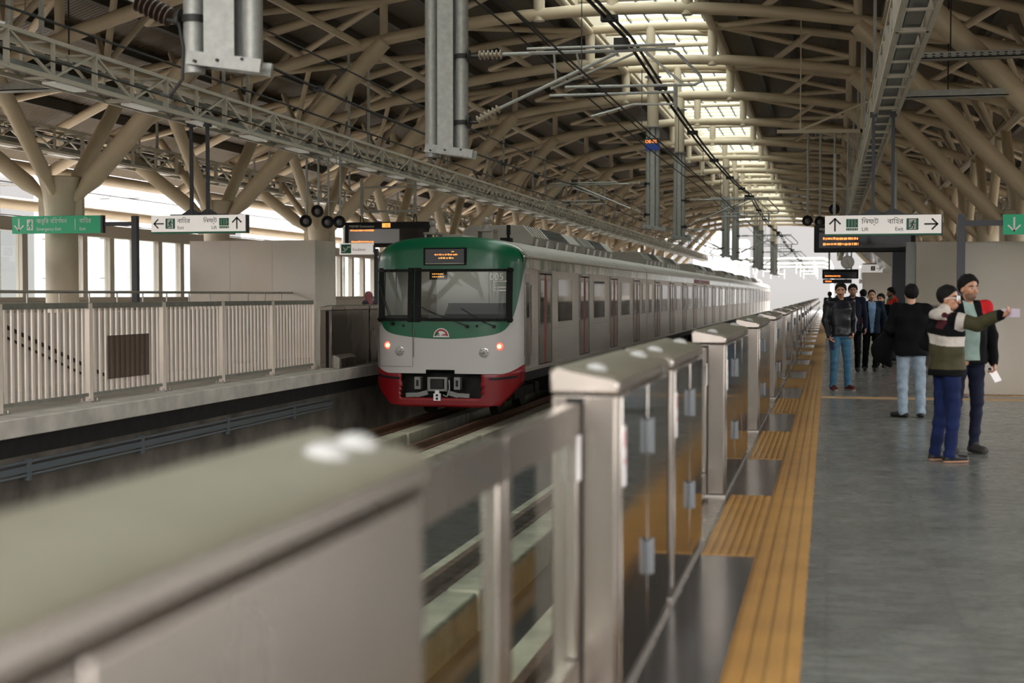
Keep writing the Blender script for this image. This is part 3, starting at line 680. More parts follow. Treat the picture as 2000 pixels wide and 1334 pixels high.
# window frames, panes, and the cab behind them
for k, (a_, b_, c_, d_) in enumerate(WIN):
    f = MB(); w = 0.05; r = 0.06
    def edge(p, q, n=14):
        return [(p[0] + (q[0] - p[0]) * i / n, p[1] + (q[1] - p[1]) * i / n) for i in range(n + 1)]
    for p, q in (((a_ - w, c_), (b_ + w, c_)), ((a_ - w, d_), (b_ + w, d_)), ((a_, c_ - w), (a_, d_ + w)), ((b_, c_ - w), (b_, d_ + w))):
        pts = [Vector(fpt(x, z, 0.0)) for x, z in edge(p, q)]
        for i in range(len(pts) - 1): f.bar(pts[i], pts[i + 1], 0.12, 0.05, up=(0, 0, 1) if p[1] == q[1] else (0, 1, 0))
    for (x, z) in ((a_, c_), (b_, c_), (a_, d_), (b_, d_)):
        s = 1 if x == a_ else -1; u = 1 if z == c_ else -1; p = fpt(x, z)
        f.prism([(x, z), (x + s * 0.11, z), (x + s * 0.045, z + u * 0.045), (x, z + u * 0.11)], p[1] - 0.012, p[1] + 0.02)
    fr = f.build('window_frame', 'rubber', front)
    n = 12; g = MB(); vs = []; fs = []
    for i in range(n + 1):
        for j in range(5):
            x = a_ + (b_ - a_) * i / n; z = c_ + (d_ - c_) * j / 4; p = fpt(x, z, -0.012); vs.append(p)
    for i in range(n):
        for j in range(4): fs.append((i * 5 + j, (i + 1) * 5 + j, (i + 1) * 5 + j + 1, i * 5 + j + 1))
    g.add(vs, fs); g.build('windscreen', 'shield', front)
b = MB(); b.box(-1.42, 1.42, 1.45, 1.5, 0.2, 2.2); b.box(-1.44, -1.40, 0.62, 1.5, 0.2, 2.2); b.box(1.40, 1.44, 0.62, 1.5, 0.2, 2.2); b.box(-1.42, 1.42, 0.35, 1.5, 2.15, 2.2)
b.box(-1.42, 1.42, 0.3, 1.5, 0.15, 0.2)
b.m = 1; b.box(-0.95, -0.90, 1.40, 1.45, 0.3, 2.1); b.box(0.55, 0.565, 1.44, 1.45, 0.3, 2.1); b.box(-1.1, -0.55, 1.43, 1.45, 0.3, 2.05)
b.build('cab_lining', ['cabgrey', 'tr_roof'], train)
MB().box(-0.9, 0.9, 0.7, 1.2, 2.12, 2.145).build('cab_fill_light', 'cabfill', train)  # unseen panel added to brighten the cab lining
b = MB(); b.prism([(0.25, 0.9), (0.25, 1.13), (0.42, 1.22), (0.55, 1.34), (0.95, 1.34), (1.0, 0.9)], -0.05, 1.25, 'x'); b.prism([(0.2, 0.9), (0.2, 1.06), (0.7, 1.10), (0.7, 0.9)], -1.35, 1.3, 'x'); b.build('driver_console', 'cabdark', train)
b = MB(); b.box(-0.33, 0.02, 0.15, 0.2, 1.80, 1.96); b.build('cab_display', 'black', front)
b = MB()
random.seed(3)
for zz in (1.90, 1.845):
    x = -0.27
    while x < -0.05: w = random.uniform(.015, .04); b.box(x, x + w, 0.14, 0.15, zz, zz + 0.022); x += w + 0.014
b.build('display_text', 'amber', front)
b = MB(); b.text('005', 0.19, 0.90, 1.79, 0.06, ext=0.003); b.build('lettering', 'signtextw', front)
b = MB()
for i in range(5): b.box(0.97 + i * 0.055, 1.01 + i * 0.055, 0.10, 0.105, 1.755, 1.775)
b.box(0.98, 1.22, 0.10, 0.105, 1.64, 1.66); b.box(0.98, 1.22, 0.10, 0.105, 1.58, 1.60); b.box(0.95, 0.965, 0.1, 0.105, 1.58, 1.74); b.build('screen_marks', 'sticker', front)
# destination board
b = MB(); b.box(-0.42, 0.44, 0.05, 0.16, 2.08, 2.42); b.m = 1; b.box(-0.38, 0.40, 0.035, 0.06, 2.13, 2.39); b.m = 2; b.box(-0.38, 0.40, 0.03, 0.05, 2.10, 2.125)
b.build('destination_board', ['rubber', 'screen', 'tr_roof'], front)
b = MB()
for zz, x0, x1, mi in ((2.272, -0.19, 0.27, 0), (2.205, -0.11, 0.19, 1)):
    x = x0; b.m = mi
    while x < x1: w = random.uniform(.012, .045); b.box(x, min(x1, x + w), 0.027, 0.034, zz, zz + random.uniform(.018, .03)); x += w + random.uniform(.008, .022)
b.m = 1; b.box(0.15, 0.2, 0.027, 0.034, 2.335, 2.35)
b.build('display_text', ['orange', 'amber'], front)
# access hatch seams, grab rail, lamps, emblem, wipers
b = MB()
def fline(p, q, w=0.006, d=0.002, n=12, bb=None):
    pts = [Vector(fpt(p[0] + (q[0] - p[0]) * i / n, p[1] + (q[1] - p[1]) * i / n, d)) for i in range(n + 1)]
    for i in range(n): (bb or b).bar(pts[i], pts[i + 1], w, 0.006)
fline((-1.38, 0.10), (-0.63, 0.10)); fline((-0.63, 0.10), (-0.63, 0.97)); fline((-1.38, 0.10), (-1.40, 0.97)); b.build('hatch_seam', 'rubber', front)
b = MB(); fline((-0.605, 0.29), (-0.605, 0.84), 0.014, 0.03, bb=b); b.build('grab_rail', 'steel', front)
for x, z, m0 in ((-1.16, 0.515, 1), (1.10, 0.505, 1)):
    y = fy_(x, z); b = MB(); b.lathe([(0, 0.075), (0.02, 0.072), (0.03, 0.05)], (x, y + 0.012, z), (0, -1, 0), 20); b.m = 1; b.lathe([(0, 0.046), (0.02, 0.04), (0.03, 0.01)], (x, y - 0.014, z), (0, -1, 0), 16)
    b.build('tail_lamp', ['taillamp', 'tailcore'], front)
for x, z in ((-0.895, 0.40), (0.80, 0.385)):
    y = fy_(x, z); b = MB(); b.lathe([(0, 0.10), (0.015, 0.10), (0.018, 0.085)], (x, y + 0.012, z), (0, -1, 0), 20); b.m = 1
    for k in range(8): b.ball((x + 0.068 * math.cos(k * math.pi / 4), y - 0.006, z + 0.068 * math.sin(k * math.pi / 4)), 0.017, 8)
    b.ball((x, y - 0.006, z), 0.03, 10); b.build('head_lamp', ['lampdead', 'dome'], front)
b = MB(); cx0, cz0 = -0.05, 0.70
def half(r, n=20, a0=0.0, a1=math.pi): return [(cx0 + r * math.cos(a0 + (a1 - a0) * i / n), cz0 + r * math.sin(a0 + (a1 - a0) * i / n)) for i in range(n + 1)]
yf = fy_(0, 0.75)
b.m = 0; b.prism([(x * 1.0, z) for x, z in half(0.155)] + [(cx0 - 0.165, cz0 - 0.02), (cx0 + 0.165, cz0 - 0.02)], yf - 0.006, yf + 0.01)
b.m = 1; b.prism(half(0.138), yf - 0.009, yf); b.m = 0; b.prism(half(0.10), yf - 0.011, yf)
b.m = 2; b.prism([(cx0 - 0.135, cz0 + 0.012), (cx0 - 0.02, cz0 + 0.012), (cx0 - 0.05, cz0 + 0.075), (cx0 - 0.10, cz0 + 0.07)], yf - 0.014, yf)
b.m = 1; b.prism([(cx0 + 0.0, cz0 + 0.012), (cx0 + 0.12, cz0 + 0.012), (cx0 + 0.07, cz0 + 0.05), (cx0 + 0.02, cz0 + 0.045)], yf - 0.014, yf)
b.m = 0; b.prism([(cx0 - 0.07, cz0 + 0.03), (cx0 + 0.05, cz0 + 0.03), (cx0 + 0.05, cz0 + 0.04), (cx0 - 0.07, cz0 + 0.04)], yf - 0.016, yf)
b.build('emblem', ['sticker', 'tr_stripe', 'tr_green'], front)
for (p, q, s) in (((-1.06, 0.93), (-1.31, 1.55), 0), ((0.47, 0.89), (-0.45, 1.26), 1), ((1.0, 0.89), (0.55, 1.12), 1)):
    b = MB(); P = Vector(fpt(*p, 0.05)); Q = Vector(fpt(*q, 0.05)); b.bar(P, Q, 0.014, 0.012); b.bar(P + Vector((0.05, 0, 0)), Q + Vector((0.03, 0, -0.05)), 0.008, 0.008)
    mid = P.lerp(Q, 0.92); d = (Q - P).normalized()
    b.bar(Q - d * 0.32 + Vector((0.0, 0.02, -0.02)), Q + d * 0.22 + Vector((0, 0.02, 0.02)), 0.012, 0.02); b.lathe([(-0.02, 0.035), (0.05, 0.03)], (P.x, P.y + 0.03, P.z), (0, -1, 0), 10)
    b.build('wiper', 'black', front)
for x in (-0.82, 0.66): MB().lathe([(0, 0.03), (0.02, 0.02)], fpt(x, 0.90, -0.005), (0, -1, 0), 8).build('washer_nozzle', 'black', front)
# red skirt with an opening for the coupler
b = MB(); nx = 48; nz = 16; g = {}
def skw(z): return 1.49 - 0.42 * max(0, (-0.18 - z) / 0.50) ** 1.25 if z < -0.18 else 1.49
for i in range(nx + 1):
    for j in range(nz + 1):
        z = -0.68 + j * (0.70 / nz); x = (-1 + 2 * i / nx) * skw(z); zz = z
        if j == nz: zz = zbot(x) + 0.005
        elif j == 0: zz = z + 0.10 * max(0, (abs(x) - 0.75) / 0.4) ** 2
        g[i, j] = len(b.v); b.v.append((x, fy_(x, 0.2) + 0.015 + 0.05 * max(0, -z), zz))
for i in range(nx):
    for j in range(nz):
        x = sum(b.v[g[i + a_, j + c_]][0] for a_ in (0, 1) for c_ in (0, 1)) / 4; z = sum(b.v[g[i + a_, j + c_]][2] for a_ in (0, 1) for c_ in (0, 1)) / 4
        if -0.87 < x < 0.75 and z > -0.52: continue
        b.f.append([g[i, j], g[i + 1, j], g[i + 1, j + 1], g[i, j + 1]]); b.mi.append(0)
sk = b.build('front_skirt', 'tr_red', train, angle=60)
k = sk.modifiers.new('thick', 'SOLIDIFY'); k.thickness = 0.03; k.offset = 0
b = MB()
for s in (-1, 1):
    pts = [(s * (0.9 + 0.5 * i / 10), -0.125 + 0.045 * (i / 10) ** 2) for i in range(11)]
    P = [Vector((x, fy_(x, 0.2) + 0.005, z)) for x, z in pts]
    for i in range(10): b.bar(P[i], P[i + 1], 0.03, 0.045)
b.build('skirt_slot', 'black', sk)
b = MB(); b.box(-0.95, 0.85, 0.55, 0.6, -0.6, 0.1); b.box(-0.95, 0.85, 0.10, 0.6, 0.02, 0.06); b.box(-0.95, 0.85, 0.10, 0.6, -0.57, -0.54); b.build('coupler_recess', 'under', train)
cp = MB(); cp.box(-0.30, 0.02, 0.12, 0.55, -0.38, -0.10); cp.box(-0.34, -0.28, 0.02, 0.3, -0.36, -0.12); cp.box(0.0, 0.06, 0.02, 0.3, -0.36, -0.12); cp.box(-0.34, 0.06, 0.02, 0.2, -0.14, -0.10); cp.box(-0.34, 0.06, 0.02, 0.2, -0.38, -0.33)
cp = cp.build('coupler', 'couplergrey', train, bevel=0.008)
MB().box(-0.26, -0.02, 0.005, 0.13, -0.32, -0.15).build('coupler_face', 'under', cp)
b = MB(); b.prism([(-0.21, -0.42), (-0.07, -0.42), (-0.07, -0.56), (-0.21, -0.56)], 0.0, 0.05); b.prism([(-0.18, -0.36), (-0.10, -0.36), (-0.10, -0.42), (-0.18, -0.42)], 0.0, 0.05)
b.m = 1
for zz in (-0.455, -0.52): b.lathe([(0, 0.026), (0.012, 0.024)], (-0.14, 0.0, zz), (0, -1, 0), 10)
b.build('coupler_tag', ['sticker', 'black'], cp)
b = MB()
for s in (-1, 1):
    x = -0.14 + s * 0.40; b.box(x - 0.06, x + 0.06, 0.02, 0.2, -0.34, -0.10); b.bar((-0.14 + s * 0.2, 0.06, -0.40), (-0.14 + s * 0.42, 0.06, -0.46), 0.05, 0.09); b.bar((-0.14 + s * 0.42, 0.06, -0.45), (-0.14 + s * 0.64, 0.06, -0.46), 0.05, 0.08)
    b.m = 1; b.box(x - 0.025, x + 0.025, 0.01, 0.03, -0.28, -0.16); b.m = 0
b.build('buffer_bracket', ['couplergrey', 'black'], cp)
b = MB(); b.path([(0.10, 0.03, -0.16), (0.11, 0.02, -0.30), (0.10, 0.02, -0.42), (0.05, 0.03, -0.48), (-0.02, 0.04, -0.45)], 0.012, 8); b.build('air_hose', 'lampdead', cp)

# carriages
def carriage(y, L, cabend):
    BW = 1.48
    prof = [(-BW, -0.02), (BW, -0.02), (BW, 2.2)] + [(BW * q, 2.2 + 0.44 * math.sqrt(1 - q ** 3)) for q in (0.995, 0.98, 0.95, 0.9, 0.82, 0.7, 0.55, 0.35, 0.15)] + [(0, 2.64)]
    prof = prof + [(-x, z) for x, z in reversed(prof[2:-1])]
    b = MB(); b.prism(prof, 0.0 if not cabend else 1.5, L - 0.12)
    if cabend:
        n_ = len(prof); b.add([(x, 0.5, z) for x, z in prof] + [(x, 1.5, z) for x, z in prof], [(i, (i + 1) % n_, (i + 1) % n_ + n_, i + n_) for i in range(n_)])
    c = b.build('carriage_body', 'tr_steel', train, angle=30); c.location = (0, y, 0)
    y0 = 0.5 if cabend else 0.0
    b = MB()
    pr2 = [(BW + 0.012, 2.27)] + [((BW + 0.008) * q, 2.208 + 0.44 * math.sqrt(1 - q ** 3)) for q in (0.98, 0.95, 0.9, 0.82, 0.7, 0.55, 0.35, 0.15)] + [(0, 2.648)]
    pr2 = pr2 + [(-x, z) for x, z in reversed(pr2[:-1])]
    b.prism(pr2, y0 + (0.35 if cabend else 0.0), L - 0.12); b.build('roof', 'tr_roof', c, angle=30)
    b = MB(); b.box(BW, BW + 0.02, y0, L - 0.12, 2.24, 2.275); b.box(-BW - 0.02, -BW, y0, L - 0.12, 2.24, 2.275); b.build('gutter', 'tr_steel', c)
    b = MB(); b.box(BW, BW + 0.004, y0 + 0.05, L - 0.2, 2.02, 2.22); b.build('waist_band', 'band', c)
    b = MB(); b.box(BW - 0.01, BW + 0.012, y0, L - 0.12, -0.02, 0.05); b.build('sill', 'tr_steel', c)
    b = MB()
    for zz in (0.78,): b.box(BW, BW + 0.003, y0, L - 0.12, zz, zz + 0.006)
    b.build('body_seam', 'tr_roof', c)
    doors = [1.95, 6.85, 11.75, 16.55]
    if not cabend: doors = [2.15, 6.95, 11.75, 16.55]
    if cabend:
        b = MB(); b.box(BW - 0.03, BW + 0.01, 0.62, 1.12, 0.10, 1.92); b.m = 1; b.box(BW - 0.03, BW + 0.014, 0.74, 1.0, 1.05, 1.75); b.m = 2; b.box(BW, BW + 0.03, 0.58, 0.615, 0.3, 1.7); b.box(BW, BW + 0.03, 1.13, 1.16, 0.3, 1.7)
        b.build('cab_door', ['tr_door', 'dglass', 'steel'], c)
    for d in doors:
        b = MB()
        b.box(BW - 0.05, BW + 0.006, d, d + 1.38, 0.06, 1.98)                      # frame recess
        b.m = 1; b.box(BW, BW + 0.012, d + 0.04, d + 0.665, 0.08, 1.92); b.box(BW, BW + 0.012, d + 0.715, d + 1.34, 0.08, 1.92)
        b.m = 2; b.box(BW, BW + 0.013, d + 0.60, d + 0.78, 0.08, 1.92)
        b.m = 0; b.box(BW, BW + 0.014, d + 0.685, d + 0.695, 0.08, 1.92)
        b.m = 3; b.box(BW, BW + 0.02, d - 0.03, d + 0.02, 0.06, 2.0); b.box(BW, BW + 0.02, d + 1.36, d + 1.41, 0.06, 2.0); b.box(BW, BW + 0.02, d, d + 1.38, 1.95, 2.0)
        dr = b.build('door', ['rubber', 'tr_door', 'tr_stripe', 'steel'], c)
        for yy in (d + 0.14, d + 0.84):
            b = MB(); b.box(BW + 0.010, BW + 0.016, yy - 0.02, yy + 0.42, 0.90, 1.84); b.m = 1; b.box(BW + 0.012, BW + 0.019, yy + 0.02, yy + 0.38, 0.94, 1.80); b.build('door_window', ['steel', 'dglass'], c)
    wins = [(3.95, 5.95), (8.85, 10.85), (13.75, 15.75), (18.65, 19.35)] if cabend else [(0.45, 1.15), (4.15, 6.0), (8.95, 10.8), (13.75, 15.6), (18.45, 19.15)]
    for a_, b_ in wins:
        if b_ - a_ > 1: a_ += 0.12; b_ -= 0.12
        b = MB(); b.box(BW - 0.03, BW + 0.012, a_ - 0.05, b_ + 0.05, 0.87, 1.90); b.m = 1; b.box(BW, BW + 0.017, a_, b_, 0.92, 1.85)
        b.build('window', ['tr_steel', 'dglass'], c)
    # rooftop cooling units
    for k, (a_, n) in enumerate(((4.4, 6.2), (11.4, 5.2))):
        b = MB(); tp = [(-0.85, 2.62), (0.85, 2.62), (0.87, 2.80), (0.62, 3.06), (-0.62, 3.06), (-0.87, 2.80)]
        b.prism(tp, a_, a_ + n)
        u = b.build('cooling_unit', ['tr_roof', 'black'], c, bevel=0.01)
        b = MB()
        for i in range(6):
            f_ = (i + 0.5) / 6; x = 0.875 + (0.625 - 0.875) * f_; z = 2.80 + 0.26 * f_
            b.bar((x, a_ + n * 0.30, z), (x, a_ + n * 0.72, z), 0.022, 0.03, up=(0.7, 0, 0.7))
        b.build('louvre', 'black', c)
        b = MB()
        for i in range(5): b.bar((0.875, a_ + n * (0.04 + 0.05 * i), 2.80), (0.628, a_ + n * (0.04 + 0.05 * i), 3.06), 0.012, 0.012)
        b.build('unit_seam', 'rubber', c)
        b = MB()
        for i in range(5): b.prism([(a_ + 0.2 + i * n / 5, 2.60), (a_ + 0.9 + i * n / 5, 2.60), (a_ + 0.75 + i * n / 5, 2.76), (a_ + 0.35 + i * n / 5, 2.76)], 0.86, 0.92, 'x')
        b.build('mounting_foot', 'tr_roof', c)
    # underframe and bogies
    b = MB(); b.box(-1.2, 1.2, 2.0 if cabend else 0.8, L - 0.9, -0.28, -0.03); b.box(-1.15, 1.25, 6.2, 9.0, -0.75, -0.2); b.box(-1.15, 1.25, 9.6, 13.2, -0.7, -0.2); b.build('underframe', 'under', c)
    for yb in (2.6, L - 3.4):
        b = MB(); b.box(0.92, 1.06, yb - 1.5, yb + 1.5, -0.62, -0.42); b.box(-1.06, -0.92, yb - 1.5, yb + 1.5, -0.62, -0.42); b.box(-1.0, 1.0, yb - 0.3, yb + 0.3, -0.6, -0.25)
        for dy in (-1.05, 1.05):
            for s in (-1, 1): b.lathe([(-0.10, 0.2), (-0.10, 0.43), (-0.07, 0.43), (-0.045, 0.40), (0.06, 0.39), (0.06, 0.2)], (s * 0.72, yb + dy, -0.52), (s, 0, 0), 24)
            b.tube((-0.8, yb + dy, -0.5), (0.8, yb + dy, -0.5), 0.07, n=10)
            for s in (-1, 1): b.box(s * 1.0 - 0.1, s * 1.0 + 0.1, yb + dy - 0.16, yb + dy + 0.16, -0.62, -0.38)
        b.build('bogie', 'under', c)
    if cabend is False:
        b = MB(); b.box(-1.1, 1.1, -0.14, 0.02, 0.0, 2.3); b.build('gangway', 'rubber', c)
    return c
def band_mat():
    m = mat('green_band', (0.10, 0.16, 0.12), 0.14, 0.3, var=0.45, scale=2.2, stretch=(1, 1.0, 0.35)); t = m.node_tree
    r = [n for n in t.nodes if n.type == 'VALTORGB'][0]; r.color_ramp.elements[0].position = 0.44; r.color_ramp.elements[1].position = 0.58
    r.color_ramp.elements[0].color = (0.035, 0.13, 0.085, 1); r.color_ramp.elements[1].color = (0.52, 0.50, 0.46, 1); return m  # pale patches painted into the green imitate reflections along the band
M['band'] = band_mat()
cars = []
for k in range(6): cars.append(carriage(0.0 if k == 0 else 19.88 + (k - 1) * 20.0, 19.88 if k == 0 else 20.0, k == 0))
# red poster band between the second and third carriage
b = MB(); b.box(1.482, 1.492, 16.6, 19.6, 2.02, 2.2); b.build('red_band', 'tr_stripe', cars[1])
b = MB(); b.box(1.482, 1.492, 0.2, 5.0, 2.02, 2.2); b.build('red_band', 'tr_stripe', cars[2])
# roof fittings behind the nose
b = MB(); x = 0.45
for s in (-1, 1): b.box(x + s * 0.16 - 0.02, x + s * 0.16 + 0.02, 1.5, 1.9, 2.55, 2.82)
b.box(x - 0.2, x + 0.2, 1.5, 1.9, 2.80, 2.84); b.lathe([(0, 0.10), (0.06, 0.09), (0.14, 0.05)], (x, 1.7, 2.84), n=12); b.ball((x, 1.66, 3.02), 0.075, 12); b.build('roof_horn', 'tr_roof', train)
b = MB(); b.box(0.8, 1.0, 1.4, 1.7, 2.5, 2.66); b.tube((0.95, 1.5, 2.6), (0.95, 1.5, 2.9), 0.03); b.box(0.92, 0.99, 1.46, 1.54, 2.72, 2.92); b.build('roof_antenna', 'rubber', train)
b = MB(); b.prism([(-0.75, 2.55), (0.05, 2.55), (-0.05, 2.74), (-0.6, 2.76)], 1.6, 3.0); b.build('roof_fairing', 'tr_roof', train)
b = MB(); x = -0.62
for s in (-1, 1): b.box(x + s * 0.12 - 0.02, x + s * 0.12 + 0.02, 1.3, 1.6, 2.5, 2.76)
b.box(x - 0.16, x + 0.16, 1.3, 1.6, 2.74, 2.78); b.lathe([(0, 0.09), (0.06, 0.08), (0.14, 0.05)], (x, 1.45, 2.78), n=12); b.ball((x, 1.42, 2.96), 0.07, 12); b.build('roof_horn', 'tr_roof', train)
# ================================================================== SIGNS, DISPLAYS, LAMPS
def arrow(b, x, z, y, s, d):
    """arrow of size s centred at x, z pointing d (left right up down)"""
    dx, dz = {'left': (-1, 0), 'right': (1, 0), 'up': (0, 1), 'down': (0, -1)}[d]
    tip = (x + dx * s / 2, z + dz * s / 2); tail = (x - dx * s / 2, z - dz * s / 2)
    def stroke(p, q, w=0.13 * s):
        vx, vz = q[0] - p[0], q[1] - p[1]; l = math.hypot(vx, vz); nx, nz = -vz / l * w / 2, vx / l * w / 2; ex, ez = vx / l * w / 3, vz / l * w / 3
        b.prism([(p[0] + nx - ex, p[1] + nz - ez), (p[0] - nx - ex, p[1] - nz - ez), (q[0] - nx + ex, q[1] - nz + ez), (q[0] + nx + ex, q[1] + nz + ez)], y - 0.003, y)
    stroke(tail, tip)
    for sg in (-1, 1): stroke(tip, (tip[0] - dx * s * 0.42 + sg * abs(dz) * s * 0.42, tip[1] - dz * s * 0.42 + sg * abs(dx) * s * 0.42))
def poly_stroke(b, p, q, w, y):
    vx, vz = q[0] - p[0], q[1] - p[1]; l = math.hypot(vx, vz) or 1; nx, nz = -vz / l * w / 2, vx / l * w / 2; ex, ez = vx / l * w / 2.5, vz / l * w / 2.5
    b.prism([(p[0] + nx - ex, p[1] + nz - ez), (p[0] - nx - ex, p[1] - nz - ez), (q[0] - nx + ex, q[1] - nz + ez), (q[0] + nx + ex, q[1] + nz + ez)], y - 0.003, y)
def exit_icon(b, x, z, y, s, mg, mw):
    b.m = mg; b.box(x - s / 2, x + s / 2, y - 0.003, y, z - s / 2, z + s / 2)
    b.m = mw; b.box(x - s * 0.30, x + s * 0.30, y - 0.005, y - 0.002, z - s * 0.44, z + s * 0.44)
    b.m = mg; Y = y - 0.005
    b.prism([(x + 0.08 * s + 0.07 * s * math.cos(a), z + 0.28 * s + 0.07 * s * math.sin(a)) for a in [math.pi * k / 5 for k in range(10)]], Y - 0.003, Y)
    L = lambda p, q, w=0.085: poly_stroke(b, (x + p[0] * s, z + p[1] * s), (x + q[0] * s, z + q[1] * s), w * s, Y)
    L((0.04, 0.17), (-0.04, -0.07), 0.13); L((-0.04, -0.07), (0.12, -0.18)); L((0.12, -0.18), (0.06, -0.38)); L((-0.05, -0.08), (-0.10, -0.26)); L((-0.10, -0.26), (-0.26, -0.34))
    L((0.05, 0.16), (0.18, 0.04), 0.06); L((0.18, 0.04), (0.25, 0.10), 0.06); L((0.02, 0.16), (-0.12, 0.10), 0.06); L((-0.12, 0.10), (-0.18, -0.02), 0.06)
    b.m = mw
def lift_icon(b, x, z, y, s, mg, mw):
    b.m = mg; b.box(x - s / 2, x + s / 2, y - 0.003, y, z - s * 0.24, z + s * 0.5)
    b.m = mw
    for dx in (-0.28, 0.0, 0.24): b.box(x + dx * s - 0.015 * s, x + dx * s + 0.015 * s, y - 0.005, y, z - s * 0.2, z + s * 0.44)
    b.prism([(x + s * 0.36 - 0.05 * s, z + 0.06 * s), (x + s * 0.36 + 0.05 * s, z + 0.06 * s), (x + s * 0.36, z + 0.15 * s)], y - 0.005, y)
    b.m = mg; b.box(x - s / 2, x + s / 2, y - 0.003, y, z - s * 0.5, z - s * 0.30)
    b.m = mw
    for k in range(5): b.box(x - s * 0.42 + k * s * 0.19, x - s * 0.34 + k * s * 0.19, y - 0.005, y, z - s * 0.46, z - s * 0.35)
BAHIR = 'ব' 'া' 'ি' 'হ' 'র'                  # glyphs in visual order
LIFT = 'ি' 'ল' 'ফ' '্' 'ট'
JORURI = 'জরুির'
BOHIR = 'বিহগমন'
def twidth(body, size):
    m_ = MB().text(body, size, 0, 0, 0); return max(p[0] for p in m_.v)
def hang_sign(name, label, X, Y, z, w, h, poles, ptop, left):
    t = thing(name, label, 'sign', (X, Y, z))
    b = MB(); b.box(-w / 2, w / 2, -0.06, 0.06, 0.0, h); b.m = 1; b.box(-w / 2, w / 2, -0.062, 0.062, -0.03, 0.0); b.m = 2; b.box(w / 2, w / 2 + 0.02, -0.065, 0.065, -0.03, h); b.box(-w / 2 - 0.0, -w / 2 + 0.0, -0.06, 0.06, 0, h)
    b.build('sign_board', ['white', 'icongreen', 'navy_post'], t)
    b = MB(); b.box(-w * 0.3, w * 0.3, -0.05, 0.05, h, h + 0.02)
    for px in poles:
        b.bar((px, 0, h), (px, 0, ptop - z), 0.055, 0.055); b.box(px - 0.06, px + 0.06, -0.06, 0.06, ptop - z - 0.09, ptop - z)
        b.prism([(px - 0.20, h + 0.02), (px + 0.20, h + 0.02), (px + 0.03, h + 0.12), (px - 0.03, h + 0.12)], -0.01, 0.01)
    b.build('hanger', 'navy_post', t)
    y = -0.062; s = h * 0.62; cz = h * 0.5
    b = MB(); b.m = 0; e = w / 2
    if left: arrow(b, -e + 0.15, cz, y, h * 0.62, 'left'); arrow(b, e - 0.17, cz, y, h * 0.66, 'up')
    else: arrow(b, -e + 0.17, cz, y, h * 0.66, 'up'); arrow(b, e - 0.17, cz, y, h * 0.66, 'right')
    b.build('arrow', 'signtext', t)
    b = MB()
    if left: exit_icon(b, -e + 0.38, cz, y, s, 0, 1); lift_icon(b, e - 0.42, cz, y, s, 0, 1)
    else: exit_icon(b, e - 0.48, cz, y, s, 0, 1); lift_icon(b, -e + 0.46, cz, y, s, 0, 1)
    b.build('icon', ['icongreen', 'sticker'], t)
    b = MB()
    if left:
        b.text(BAHIR, h * 0.37, -e + 0.52, h * 0.54, y, 'LEFT', 0.001); b.text('Exit', h * 0.28, -e + 0.52, h * 0.16, y, 'LEFT', 0.001)
        b.text(LIFT, h * 0.37, e - 0.56, h * 0.54, y, 'RIGHT', 0.001); b.text('Lift', h * 0.28, e - 0.56, h * 0.16, y, 'RIGHT', 0.001)
    else:
        b.text(LIFT, h * 0.37, -e + 0.62, h * 0.54, y, 'LEFT', 0.001); b.text('Lift', h * 0.28, -e + 0.62, h * 0.16, y, 'LEFT', 0.001)
        b.text(BAHIR, h * 0.37, e - 0.63, h * 0.54, y, 'RIGHT', 0.001); b.text('Exit', h * 0.28, e - 0.63, h * 0.16, y, 'RIGHT', 0.001)
    b.build('lettering', 'signtext', t)
    return t
hang_sign('direction_sign', 'white hanging sign with left arrow, exit and lift, over the far platform', -11.27, 24.27, 2.66, 1.86, 0.30, (-0.15, 0.17), 4.66, True)
hang_sign('direction_sign', 'white hanging sign with up arrow, lift and exit, over the near platform', 0.905, 25.5, 2.56, 1.95, 0.32, (-0.165, 0.165), 4.66, False)
